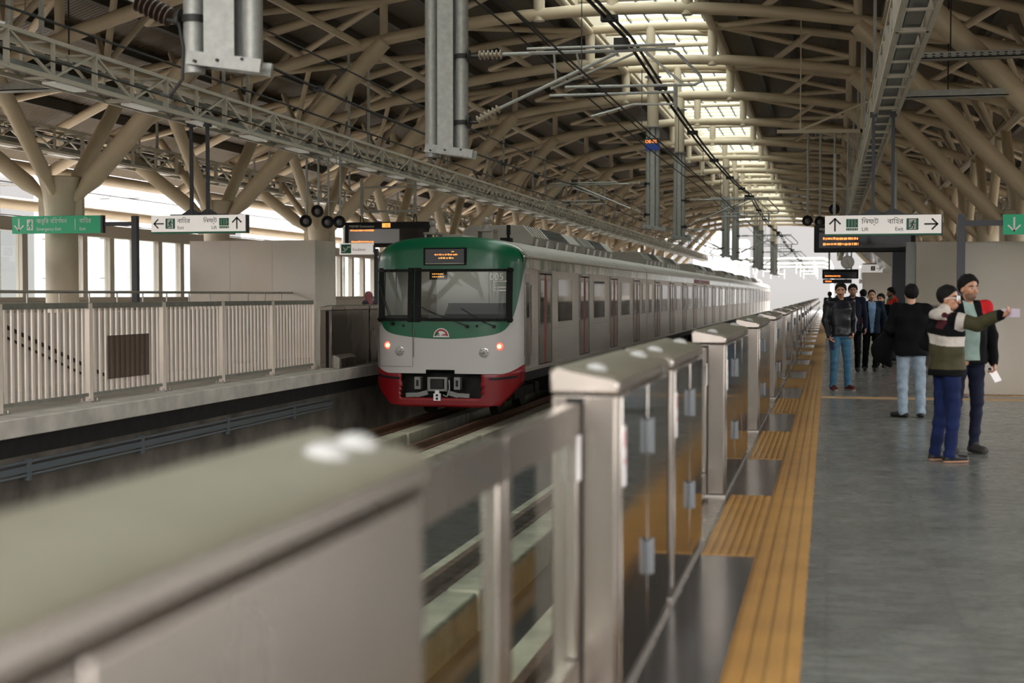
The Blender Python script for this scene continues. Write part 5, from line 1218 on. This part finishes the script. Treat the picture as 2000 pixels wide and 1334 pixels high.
M['brow'] = mat('brow_hair', (0.03, 0.02, 0.016), 0.7); M['lip'] = mat('lip', (0.22, 0.085, 0.07), 0.5); M['eyew'] = mat('eye_white', (0.40, 0.36, 0.33), 0.3); M['eyed'] = mat('eye_dark', (0.012, 0.008, 0.006), 0.2)
M['stubble'] = mat('stubble', (0.17, 0.095, 0.062), 0.7)
cloth('leather', (0.008, 0.009, 0.011), 0.36, var=0.3, scale=10, bump=0.5, spec=0.2); cloth('jean_blue', (0.045, 0.115, 0.18)); cloth('navy_cloth', (0.006, 0.008, 0.018)); cloth('black_cloth', (0.004, 0.004, 0.0045), spec=0.08)
cloth('suit_navy', (0.006, 0.013, 0.023)); cloth('shirt_blue', (0.16, 0.26, 0.40)); cloth('red_shirt', (0.52, 0.030, 0.012)); cloth('jean_light', (0.19, 0.24, 0.285), var=0.25); cloth('olive', (0.042, 0.038, 0.018), 0.7)
cloth('cream_cloth', (0.42, 0.38, 0.335)); cloth('maroon', (0.050, 0.010, 0.013)); cloth('jean_indigo', (0.005, 0.010, 0.042), var=0.35, scale=7); cloth('mint', (0.22, 0.295, 0.265)); cloth('jean_dark', (0.008, 0.010, 0.024)); cloth('red_panel', (0.38, 0.012, 0.014))
cloth('shoe_black', (0.010, 0.010, 0.010), 0.45); cloth('shoe_maroon', (0.065, 0.014, 0.014), 0.6); cloth('shoe_grey', (0.035, 0.033, 0.032)); cloth('sole_white', (0.45, 0.42, 0.38)); cloth('grey_scarf', (0.16, 0.17, 0.12)); cloth('white_shirt', (0.55, 0.56, 0.57)); cloth('pink_scarf', (0.36, 0.13, 0.15)); cloth('grey_cloth', (0.06, 0.06, 0.065)); cloth('dark_green_cloth', (0.012, 0.020, 0.012))
M['shades'] = mat('white_sunglasses', (0.70, 0.68, 0.68), 0.25); M['phone_lilac'] = mat('phone_back_lilac', (0.42, 0.35, 0.42), 0.2); M['phone_dark'] = mat('phone_dark', (0.012, 0.014, 0.03), 0.15)

def person(label, loc, yaw, height, h=0.008, pose=None, head=0.0, tilt=0.0, skin='skin_a', hair='full', face=(), top=None, trousers=None, shoes=('shoe_black', None),
           hands=None, scarf=None, lower=0.0, group=None):
    """local frame: +y forward, +x the person's right; built for 1.70 m and scaled"""
    s = height / 1.70; P = pose or {}
    def J(n, d): return np.array(P.get(n, d), float)
    hipL, hipR = J('hipL', (-0.085, 0, 0.90)), J('hipR', (0.085, 0, 0.90))
    knL, knR = J('kneeL', (-0.10, 0.015, 0.49)), J('kneeR', (0.10, 0.015, 0.49))
    anL, anR = J('ankL', (-0.105, -0.02, 0.085)), J('ankR', (0.105, -0.02, 0.085))
    shL, shR = J('shL', (-0.182, -0.005, 1.395)), J('shR', (0.182, -0.005, 1.395))
    elL, elR = J('elbL', (-0.235, -0.03, 1.115)), J('elbR', (0.235, -0.03, 1.115))
    wrL, wrR = J('wriL', (-0.245, 0.05, 0.865)), J('wriR', (0.245, 0.05, 0.865))
    ftL, ftR = J('footL', (-0.12, 0.13, 0.03)), J('footR', (0.12, 0.13, 0.03))
    pts = np.array([hipL, hipR, knL, knR, anL, anR, shL, shR, elL, elR, wrL, wrR, ftL, ftR])
    lo = np.minimum(pts.min(0), (-0.2, -0.16, 0)) - (0.20, 0.20, 0.06); hi = np.maximum(pts.max(0), (0.2, 0.16, 1.70)) + (0.20, 0.20, 0.06); lo[2] = -0.03
    hc = np.array(P.get('head', (0, 0.012, 1.472)), float); ca, sa = math.cos(head), math.sin(head)
    def HP(x, y, z): z2 = z * math.cos(tilt) - y * math.sin(tilt); y2 = y * math.cos(tilt) + z * math.sin(tilt); return hc + np.array([x * ca - y2 * sa, x * sa + y2 * ca, z2])
    B = Field(lo, hi, h)
    # torso and limbs under the clothes
    B.loft([(0.86, 0, 0, 0.135, 0.085), (1.0, 0, 0, 0.115, 0.075), (1.2, 0, 0, 0.125, 0.08), (1.36, 0, 0, 0.13, 0.075), (1.43, 0, 0, 0.07, 0.05)])
    for a, b in ((shL, elL), (shR, elR)): B.cap((a[0] * 0.6, a[1], a[2] - 0.01), a, 0.05, 0.04); B.cap(a, b, 0.040, 0.034)
    for a, b in ((elL, wrL), (elR, wrR)): B.cap(a, b, 0.035, 0.024, k=0.012)
    for a, b, c in ((hipL, knL, anL), (hipR, knR, anR)): B.cap(a, b, 0.068, 0.045); B.cap(b, c, 0.046, 0.034)
    for a, f_ in ((anL, ftL), (anR, ftR)): B.cap((a[0], a[1], max(0.035, a[2] - 0.045)), f_, 0.03, 0.025)
    B.cap((0, -0.01, 1.40), HP(0, -0.01, 0.05), 0.052, 0.050, k=0.03)
    # head
    B.ell(HP(0, -0.012, 0.145), (0.074, 0.094, 0.084), head, k=0.02); B.ell(HP(0, 0.022, 0.085), (0.060, 0.066, 0.085), head, k=0.02); B.ell(HP(0, 0.038, 0.030), (0.040, 0.044, 0.030), head, k=0.02)
    B.cap(HP(0, 0.086, 0.108), HP(0, 0.106, 0.072), 0.009, 0.0145, k=0.010)
    for e_ in (-1, 1):
        B.ell(HP(e_ * 0.075, -0.005, 0.095), (0.011, 0.020, 0.031), head, k=0.008); B.ell(HP(e_ * 0.03, 0.078, 0.128), (0.026, 0.012, 0.008), head, k=0.010); B.ell(HP(e_ * 0.038, 0.060, 0.080), (0.022, 0.022, 0.02), head, k=0.015)
        B.ell(HP(e_ * 0.031, 0.074, 0.108), (0.013, 0.012, 0.009), head, k=0.004)
    B.ell(HP(0, 0.082, 0.042), (0.023, 0.013, 0.006), head, k=0.006); B.ell(HP(0, 0.080, 0.032), (0.020, 0.013, 0.006), head, k=0.006)
    # hands: palm, four fingers, thumb
    H = hands or {}
    for sd, w, e in (('L', wrL, elL), ('R', wrR, elR)):
        o = H.get(sd, {}); d = np.array(o.get('dir', (w - e)), float); d /= np.linalg.norm(d); nrm = np.array(o.get('palm', (1 if sd == 'L' else -1, 0.0, 0.0)), float); nrm -= d * nrm.dot(d); nrm /= np.linalg.norm(nrm)
        side = np.cross(d, nrm) * (1 if sd == 'R' else -1); curl = o.get('curl', 0.5)
        for q in (-0.022, 0.0, 0.022): B.cap(w + d * 0.015 + side * q * 0.7, w + d * 0.075 + side * q, 0.015, 0.013, k=0.012)
        for q, l in ((-0.030, 0.055), (-0.011, 0.068), (0.010, 0.072), (0.030, 0.064)):
            a = w + d * 0.078 + side * q; c1, s1 = math.cos(curl), math.sin(curl); d1 = d * c1 + nrm * s1; b = a + d1 * l * 0.55; c2, s2 = math.cos(curl * 2.1), math.sin(curl * 2.1); d2 = d * c2 + nrm * s2
            B.cap(a, b, 0.0088, 0.0082, k=0.005); B.cap(b, b + d2 * l * 0.5, 0.0082, 0.0068, k=0.004)
        a = w + d * 0.03 + side * 0.026; b = a + (d * 0.65 + side * 0.55 + nrm * 0.45) * 0.036; B.cap(a, b, 0.0105, 0.0095, k=0.006); B.cap(b, b + (d * 0.9 + side * 0.1 + nrm * 0.4) * 0.028, 0.0095, 0.0078, k=0.004)
    def pick(C):
        L = C - hc; u = L[:, 0] * ca + L[:, 1] * sa; y2 = -L[:, 0] * sa + L[:, 1] * ca; v = y2 * math.cos(tilt) - L[:, 2] * math.sin(tilt); z = L[:, 2] * math.cos(tilt) + y2 * math.sin(tilt)
        m = np.zeros(len(C)); fr = v > 0.045
        au = np.abs(u)
        m[fr & (((au - 0.031) / 0.026) ** 2 + ((z - 0.131) / 0.0065) ** 2 < 1)] = 1
        m[fr & (((au - 0.031) / 0.015) ** 2 + ((z - 0.109) / 0.0075) ** 2 < 1)] = 3
        m[fr & (((au - 0.031) / 0.007) ** 2 + ((z - 0.109) / 0.0075) ** 2 < 1)] = 4
        m[fr & ((u / 0.024) ** 2 + ((z - 0.037) / 0.009) ** 2 < 1)] = 2
        if 'moustache' in face: m[fr & ((u / 0.034) ** 2 + ((z - 0.053) / 0.009) ** 2 < 1)] = 1
        if 'beard' in face: m[(v > 0.0) & (z < 0.062 - 0.25 * np.maximum(0, 0.04 - v)) & (z > -0.03) & (m == 0) & ~((u / 0.027) ** 2 + ((z - 0.040) / 0.011) ** 2 < 1)] = 1
        if 'stubble' in face: m[(v > 0.01) & (z < 0.058) & (z > -0.02) & (m == 0)] = 5
        return m
    root = field_obj('person', B, [skin, 'brow', 'lip', 'eyew', 'eyed', 'stubble'], None, s, pick)
    root.location = loc; root.rotation_euler = (0, 0, yaw); tag(root, label, 'person', group)
    # hair
    if hair:
        hr = Field(hc + np.array((-0.16, -0.16, -0.12)), hc + np.array((0.16, 0.16, 0.29)), min(h, 0.006))
        if hair == 'scarf':
            hr.ell(HP(0, -0.012, 0.13), (0.095, 0.115, 0.110), head, k=0.02, cut=lambda u, v, z: np.minimum(v - 0.062, 0.5)); hr.cap(HP(0, -0.02, 0.06), hc + np.array((0, -0.01, -0.06)), 0.085, 0.13, k=0.03)
            field_obj('head_scarf', hr, 'pink_scarf' if scarf is None else scarf, root, s)
        else:
            def cut(u, v, z):
                zz = z + 0.145 - 0.0; y = v - 0.012
                fr_ = {'full': 0.172, 'short': 0.175, 'receding': 0.205, 'long': 0.17}[hair]
                zm = np.interp(y.ravel(), [-0.12, -0.06, -0.03, 0.0, 0.03, 0.055, 0.075, 0.10], [0.045, 0.05, 0.08, 0.118, 0.135, 0.160, fr_ + 0.008, fr_ + 0.014]).reshape(y.shape)
                return zm - zz
            vol = {'full': 0.019, 'short': 0.012, 'receding': 0.007, 'long': 0.018}[hair]
            hr.ell(HP(0, -0.012, 0.145), (0.074 + vol, 0.094 + vol, 0.084 + vol * 1.2), head, k=0.0, cut=cut)
            if hair == 'long': hr.cap(HP(0, -0.07, 0.13), HP(0, -0.08, -0.05), 0.06, 0.07, k=0.03)
            hr.ripple(0.002, 90, 3); field_obj('hair', hr, 'hair', root, s)
    # top: jacket, shirt or tee
    if top:
        T = Field(lo, hi, min(h, top.get('h', 1))); g = top.get('fat', 0.0); zb = top.get('hem', 0.86); fl = top.get('flare', 0.0)
        T.loft([(zb, 0, 0, 0.172 + g + fl, 0.120 + g + fl), (zb + 0.05, 0, 0, 0.172 + g + fl, 0.122 + g + fl), (1.02, 0, 0, 0.160 + g, 0.115 + g), (1.18, 0, 0.0, 0.168 + g, 0.120 + g), (1.30, 0, 0, 0.172 + g, 0.118 + g), (1.38, 0, -0.005, 0.150, 0.095), (1.44, 0, -0.01, 0.085, 0.070)], k=0.02)
        for sd, a, b, c in (('L', shL, elL, wrL), ('R', shR, elR, wrR)):
            T.cap((a[0] * 0.45, a[1], a[2] + 0.012), a, 0.062, 0.062 + g * 0.4, k=0.04); T.cap(a, b, 0.062 + g * 0.5, 0.052 + g * 0.5, k=0.03)
            sl = top.get('sleeve', 1.0)
            if sl > 0.5: T.cap(b, b + (c - b) * min(1, sl), 0.052 + g * 0.5, 0.040 + g * 0.3, k=0.02)
        if top.get('collar', True): T.cap((0, -0.035, 1.43), (0, -0.030, 1.468), 0.060, 0.062, k=0.015)
        if top.get('hood'): T.ell((0, -0.10, 1.42), (0.13, 0.07, 0.06), 0, k=0.03)
        T.ripple(top.get('fold', 0.004), 16, top.get('seed', 1))
        field_obj(top.get('name', 'jacket'), T, top['mats'], root, s, top.get('pick'))
        if top.get('extra'): top['extra'](root, s)
    if trousers:
        T = Field(lo, hi, h); w = trousers.get('wide', 0.0)
        T.loft([(0.84, 0, 0, 0.150, 0.108), (0.93, 0, 0, 0.156, 0.108), (1.0, 0, 0, 0.142, 0.10)], k=0.03)
        for a, b, c in ((hipL, knL, anL), (hipR, knR, anR)):
            T.cap(a, b, 0.086 + w * 0.5, 0.062 + w, k=0.03); T.cap(b, np.array((c[0], c[1], c[2] - 0.01)), 0.061 + w, 0.050 + w * 1.2, k=0.015)
        T.ripple(0.004, 20, trousers.get('seed', 5)); field_obj('trousers', T, trousers['mat'], root, s)
    sm, sole = shoes
    for a, f_ in ((anL, ftL), (anR, ftR)):
        S = Field(np.minimum(a, f_) - 0.16, np.maximum(a, f_) + 0.16, min(h, 0.006)); b0 = f_[2] - 0.03
        d = np.array((f_[0] - a[0], f_[1] - a[1], 0.0)); d /= np.linalg.norm(d); heel = np.array((a[0], a[1], b0 + 0.035)) - d * 0.035
        S.cap(heel, np.array((f_[0], f_[1], b0 + 0.033)), 0.040, 0.038, k=0.01, flat=(1, 1, 1.05)); S.cap(heel + d * 0.03 + (0, 0, 0.03), np.array((a[0], a[1], a[2] + 0.01)) + d * 0.01, 0.042, 0.044, k=0.03); S.cap(heel + d * 0.06 + (0, 0, 0.02), np.array((f_[0], f_[1], b0 + 0.03)), 0.040, 0.032, k=0.02)
        S.f = np.maximum(S.f, np.broadcast_to((b0 + 0.004 - S.ax[2]).reshape(1, 1, -1), S.f.shape).astype(np.float32))
        field_obj('shoe', S, [sm, sole or sm], root, s, (lambda C, b0=b0: (C[:, 2] < b0 + 0.024).astype(int)))
    if scarf and hair != 'scarf':
        T = Field(lo, hi, h); T.cap((-0.04, 0.02, 1.45), (0.04, 0.02, 1.45), 0.065, 0.065); T.cap((0.02, 0.08, 1.43), (0.03, 0.135, 1.22), 0.035, 0.03); field_obj('scarf', T, scarf, root, s)
    return root
def w2l(yaw, s, x, y, z): return ((x * math.cos(yaw) + y * math.sin(yaw)) / s, (-x * math.sin(yaw) + y * math.cos(yaw)) / s, z / s)
def phone(label, loc, rot, mats=('phone_dark', 'phone_dark')):
    b = MB(); b.box(-0.037, 0.037, -0.004, 0.004, -0.078, 0.078); b.m = 1; b.box(0.0, 0.033, 0.004, 0.007, 0.03, 0.074)
    o = b.build('mobile_phone', list(mats), bevel=0.003); o.location = loc; o.rotation_euler = rot; return tag(o, label, 'phone')
def nz(*m): return lambda C: np.zeros(len(C))

# man in a black leather jacket
y1 = math.pi + 0.40
def pick_leather(C): return (np.abs(C[:, 0]) < 0.022) * (C[:, 1] > 0.05) * (C[:, 2] > 1.36) * 1
person('man in a glossy black leather jacket and blue jeans standing by the tactile strip', (0.18, 22.9, 0), y1, 1.68, 0.008,
       {'elbR': (0.245, -0.03, 1.12), 'wriR': (0.22, 0.09, 0.87), 'elbL': (-0.25, -0.06, 1.13), 'wriL': (-0.19, 0.06, 0.92), 'kneeR': (0.10, 0.03, 0.49), 'kneeL': (-0.12, 0.02, 0.49), 'ankL': (-0.14, 0.0, 0.085), 'footL': (-0.17, 0.15, 0.03)},
       head=-0.42, hair='full', face=('moustache',), skin='skin_a', top=dict(mats=['leather', 'navy_cloth'], hem=0.87, fat=0.004, fold=0.007, pick=pick_leather), trousers=dict(mat='jean_blue', wide=0.006), shoes=('shoe_maroon', 'sole_white'), hands={'R': {'curl': 0.7}, 'L': {'curl': 0.8}})
pz = w2l(-y1, 1 / 0.988, 0.205, 0.14, 0.74)
phone('dark phone in the lowered hand of the man in the leather jacket', (0.18 + pz[0], 22.9 + pz[1], pz[2]), (0.3, 0.0, y1))
# man in navy behind him
person('man in a dark navy jacket walking behind the one in leather, partly hidden', (0.46, 28.4, 0), math.pi, 1.70, 0.010,
       {'kneeR': (0.10, 0.10, 0.50), 'ankR': (0.10, 0.06, 0.085), 'footR': (0.11, 0.21, 0.03), 'kneeL': (-0.10, 0.0, 0.49), 'ankL': (-0.10, -0.16, 0.11), 'footL': (-0.11, -0.02, 0.035)},
       head=0.05, hair='full', skin='skin_b', face=('stubble',), top=dict(mats=['navy_cloth'], hem=0.80), trousers=dict(mat='black_cloth'))
# man in a suit jacket and blue shirt
def pick_suit(C): return ((C[:, 1] > 0.03) & (np.abs(C[:, 0]) < 0.028 + 0.11 * np.clip((C[:, 2] - 0.85) / 0.6, 0, 1) * (C[:, 2] < 1.36) * 0.55 + (C[:, 2] >= 1.36) * 0.05) & (C[:, 2] < 1.47)).astype(int)
person('man with a moustache in an open navy suit jacket over a light blue shirt', (0.83, 28.9, 0), math.pi + 0.05, 1.60, 0.009,
       {'kneeR': (0.11, 0.02, 0.49), 'ankR': (0.12, -0.10, 0.095), 'footR': (0.13, 0.05, 0.035), 'kneeL': (-0.10, 0.09, 0.50), 'ankL': (-0.08, 0.06, 0.085), 'footL': (-0.06, 0.21, 0.03), 'elbR': (0.27, -0.02, 1.13), 'wriR': (0.27, 0.08, 0.89), 'elbL': (-0.26, -0.02, 1.12), 'wriL': (-0.26, 0.04, 0.87)},
       hair='receding', face=('moustache',), skin='skin_a', top=dict(mats=['suit_navy', 'shirt_blue'], hem=0.80, fat=0.012, pick=pick_suit, flare=0.012), trousers=dict(mat='black_cloth', wide=0.008), hands={'R': {'curl': 0.6}, 'L': {'curl': 0.9}})
b = MB(); b.prism([(-0.10, 0), (0.10, 0), (0.115, 0.24), (-0.115, 0.24)], -0.04, 0.04); b.m = 1; b.prism([(-0.05, 0.02), (0.07, 0.02), (0.03, 0.22)], -0.043, -0.04)
bag = b.build('shopping_bag', ['red_panel', 'sole_white'], bevel=0.006); bag.location = (1.10, 28.85, 0.42); tag(bag, 'small red and white bag hanging by the leg of the man in the suit', 'bag')
bb = MB(); bb.path([(-0.06, 0, 0.24), (-0.04, 0, 0.34), (0.0, 0, 0.37), (0.04, 0, 0.34), (0.06, 0, 0.24)], 0.006, 6); bb.build('handle', 'sole_white', bag)
person('woman with dark hair half hidden behind the man in the suit', (1.06, 30.4, 0), math.pi - 0.4, 1.52, 0.012, hair='long', skin='skin_a', top=dict(mats=['black_cloth'], hem=0.62, flare=0.03), trousers=dict(mat='black_cloth', wide=0.02))
# man in a red shirt looking at a phone
y5 = math.pi / 2 + 0.25
person('bearded man in a bright red shirt looking at a phone by the pillar', (1.42, 33.6, 0), y5, 1.66, 0.010, {'elbL': (-0.24, 0.05, 1.13), 'wriL': (-0.09, 0.26, 1.17), 'elbR': (0.24, 0.05, 1.13), 'wriR': (0.08, 0.27, 1.15)},
       tilt=0.15, hair='full', face=('beard',), skin='skin_b', top=dict(mats=['red_shirt'], hem=0.80, fat=0.012, fold=0.006, name='shirt'), trousers=dict(mat='grey_cloth', wide=0.01), scarf='grey_scarf', hands={'L': {'palm': (0.6, -0.3, 0.6), 'curl': 0.6}, 'R': {'palm': (-0.6, -0.3, 0.6), 'curl': 0.6}})
q = w2l(-y5, 1 / 0.976, -0.01, 0.345, 1.19); phone('dark phone held in front of the man in the red shirt', (1.42 + q[0], 33.6 + q[1], q[2]), (-0.9, 0, y5))
# man in a black tee seen from behind
y6 = 0.12
person('man in a loose black tee and light jeans seen from behind', (0.99, 18.05, 0), y6, 1.62, 0.007,
       {'elbL': (-0.27, 0.02, 1.15), 'wriL': (-0.20, 0.22, 1.05), 'elbR': (0.26, 0.06, 1.15), 'wriR': (0.12, 0.26, 1.16), 'kneeL': (-0.10, 0.02, 0.49), 'ankL': (-0.10, -0.03, 0.085), 'footL': (-0.21, 0.06, 0.03), 'kneeR': (0.12, 0.01, 0.49), 'ankR': (0.125, -0.03, 0.085), 'footR': (0.135, 0.12, 0.03)},
       hair='full', skin='skin_c', top=dict(mats=['black_cloth'], hem=0.80, fat=0.035, flare=0.01, sleeve=0.85, fold=0.008, name='tee', collar=False), trousers=dict(mat='jean_light', wide=0.010), shoes=('shoe_black', None), hands={'L': {'palm': (0.8, 0, -0.4), 'curl': 0.9}, 'R': {'palm': (-0.5, 0, 0.5), 'curl': 0.7}})
F_ = Field((-0.28, -0.2, -0.4), (0.28, 0.2, 0.35), 0.01); F_.cap((0.06, 0, 0.06), (-0.06, 0, -0.09), 0.13, 0.13, k=0.08, flat=(1, 1.5, 1)); F_.cap((-0.02, 0, -0.16), (0.05, 0, -0.27), 0.10, 0.03, k=0.05, flat=(1, 1.5, 1)); F_.cap((0.1, 0, 0.2), (0.16, 0, 0.28), 0.03, 0.02, k=0.03); F_.ripple(0.006, 18, 4)
bag = field_obj('shoulder_bag', F_, 'black_cloth'); bag.location = (0.70, 18.30, 0.90); tag(bag, 'large black bag hanging at the left side of the man in the black tee', 'bag')
bb = MB(); bb.path([(0.12, 0.02, 0.22), (0.10, 0.03, 0.30), (0.06, 0.06, 0.33), (0.0, 0.08, 0.26), (-0.04, 0.05, 0.12)], 0.012, 6); bb.build('strap', 'black_cloth', bag)
# young man in the olive, white and black jacket taking the photograph
y7 = -math.pi / 2 + 0.45; s7 = 1.58 / 1.70
sh7 = (0.18, 0.0, 1.375)
e7 = w2l(y7, s7, 0.25, -0.20, 1.245); r7 = w2l(y7, s7, 0.42, -0.30, 1.325)
def pick_olive(C):
    m = np.zeros(len(C)); z = C[:, 2] + 0.10 * C[:, 0]
    m[z > 1.14] = 1; m[z > 1.235] = 2
    m[(z > 1.30) & (C[:, 0] > 0.02) & (C[:, 0] < 0.13) & (C[:, 1] < 0.02)] = 3
    m[(z > 1.385) & (C[:, 1] < 0.0) & (np.abs(C[:, 0]) < 0.12)] = 1
    S = np.array(sh7); E_ = np.array(e7); W_ = np.array(r7); d = np.linalg.norm(E_ - S); t = (C - S) @ (E_ - S) / d
    arm = (t > -0.005) & (np.linalg.norm(C - S - np.outer(t, (E_ - S) / d), axis=1) < 0.10)
    m[arm & (t > 0.00)] = 1; m[arm & (t > 0.075)] = 0
    fa = np.linalg.norm(C - W_, axis=1); m[(np.linalg.norm(C - E_, axis=1) < 0.10) & (t > 0.08)] = 0; m[fa < 0.33] = np.where(((C - S) @ (W_ - S) > 0.02)[fa < 0.33] & (t > 0.075)[fa < 0.33], 0, m[fa < 0.33]); m[fa < 0.055] = 2
    m[(C[:, 2] < 0.90)] = 2
    m[(C[:, 0] < -0.185) & (C[:, 2] > 1.02)] = 2
    return m
def shades_at(root, s, hc, head, tilt=0.0):
    ca, sa = math.cos(head), math.sin(head)
    def Q(x, y, z): return ((hc[0] + x * ca - y * sa) * s, (hc[1] + x * sa + y * ca) * s, (hc[2] + z) * s)
    b = MB()
    for e_ in (-1, 1):
        c = Q(e_ * 0.033, 0.094, 0.107); b.lathe([(-0.002, 0.026), (0.004, 0.027), (0.006, 0.02)], c, Vector((-sa, ca, 0)), 18)
        b.path([Q(e_ * 0.058, 0.092, 0.112), Q(e_ * 0.074, 0.06, 0.112), Q(e_ * 0.082, -0.01, 0.108)], 0.0035, 6)
    b.path([Q(-0.012, 0.1, 0.112), Q(0.012, 0.1, 0.112)], 0.003, 6); b.build('sunglasses', 'shades', root)
p7 = person('young man in an olive, white and black jacket with white sunglasses holding out a phone', (1.04, 13.3, 0), y7, 1.58, 0.007,
            {'shR': sh7, 'elbR': e7, 'wriR': r7, 'elbL': (-0.29, -0.06, 1.15), 'wriL': (-0.21, 0.16, 1.02), 'kneeR': (0.10, 0.02, 0.49), 'footR': (0.10, 0.145, 0.03), 'kneeL': (-0.09, 0.0, 0.49), 'ankL': (-0.095, -0.06, 0.085), 'footL': (-0.10, 0.09, 0.03)},
            head=-0.80, hair='short', skin='skin_a', top=dict(mats=['olive', 'cream_cloth', 'black_cloth', 'maroon'], hem=0.84, fat=0.026, flare=0.0, fold=0.008, pick=pick_olive, hood=True, h=0.0055), trousers=dict(mat='jean_indigo', wide=0.006), shoes=('shoe_black', 'skin_c'),
            hands={'R': {'palm': w2l(y7, 1, -0.5, -0.1, 0.1), 'curl': 0.75}, 'L': {'curl': 0.8}})
shades_at(p7, s7, (0, 0.012, 1.472), -0.80)
phone('lilac phone held up at arm length by the young man in the olive jacket', (1.04 + 0.50, 13.3 - 0.335, 1.345), (0.0, R(88), R(-12)), ('phone_lilac', 'phone_dark')).rotation_euler = (R(8), R(90), R(170))
# tall man in black with a red shoulder
y8 = math.pi + 0.42
def pick_tall(C):
    m = np.zeros(len(C)); front = (C[:, 1] > 0.03)
    m[front & (np.abs(C[:, 0] - 0.03) < 0.055 + 0.03 * (C[:, 2] < 1.2)) & (C[:, 2] > 0.9)] = 1
    m[(C[:, 2] > 1.30) & (C[:, 0] < -0.10) & (C[:, 0] > -0.25) & (C[:, 1] > -0.05)] = 2
    m[(C[:, 2] > 1.36) & (C[:, 0] < -0.07) & (C[:, 0] > -0.11)] = 0
    return m
person('tall man in a black jacket with a red shoulder over a mint shirt', (1.29, 14.1, 0), y8, 1.68, 0.007,
       {'elbL': (-0.26, -0.02, 1.13), 'wriL': (-0.235, 0.07, 0.87), 'elbR': (0.24, 0.02, 1.12), 'wriR': (0.20, 0.16, 0.95), 'kneeL': (-0.09, 0.03, 0.49), 'ankL': (-0.075, 0.0, 0.085), 'footL': (-0.10, 0.15, 0.03), 'kneeR': (0.12, 0.0, 0.49), 'ankR': (0.14, -0.05, 0.085), 'footR': (0.17, 0.09, 0.03)},
       head=0.20, hair='full', skin='skin_a', face=('stubble',), top=dict(mats=['black_cloth', 'mint', 'red_panel'], hem=0.86, fat=0.018, pick=pick_tall, h=0.006), trousers=dict(mat='jean_dark', wide=0.0), shoes=('shoe_grey', None), hands={'L': {'curl': 0.9}, 'R': {'curl': 0.6}})
q = w2l(-y8, 1 / 0.988, -0.215, 0.12, 0.76); phone('white backed phone in the lowered hand of the tall man', (1.29 + q[0], 14.1 + q[1], q[2]), (0.5, 0.3, y8), ('sticker', 'phone_dark'))
# people further away
person('distant person in dark green clothes far along the tactile strip', (0.05, 57.8, 0), 0.3, 1.62, 0.014, hair='full', top=dict(mats=['dark_green_cloth'], hem=0.82, fat=0.02), trousers=dict(mat='grey_cloth'))
person('distant person in a white shirt with a maroon sling behind the men', (0.87, 37.7, 0), 0.5, 1.63, 0.013, hair='full', top=dict(mats=['white_shirt', 'maroon'], hem=0.82, name='shirt', pick=lambda C: ((np.abs(C[:, 0] + 0.09) < 0.06) & (C[:, 1] < 0)).astype(int)), trousers=dict(mat='grey_cloth'))
person('person in a pink head scarf on the far platform behind the steel boxes', (-10.55, 31.9, LZ), math.pi / 2 - 0.3, 1.52, 0.012, hair='scarf', top=dict(mats=['grey_cloth'], hem=0.6, flare=0.03), trousers=dict(mat='grey_cloth', wide=0.02))
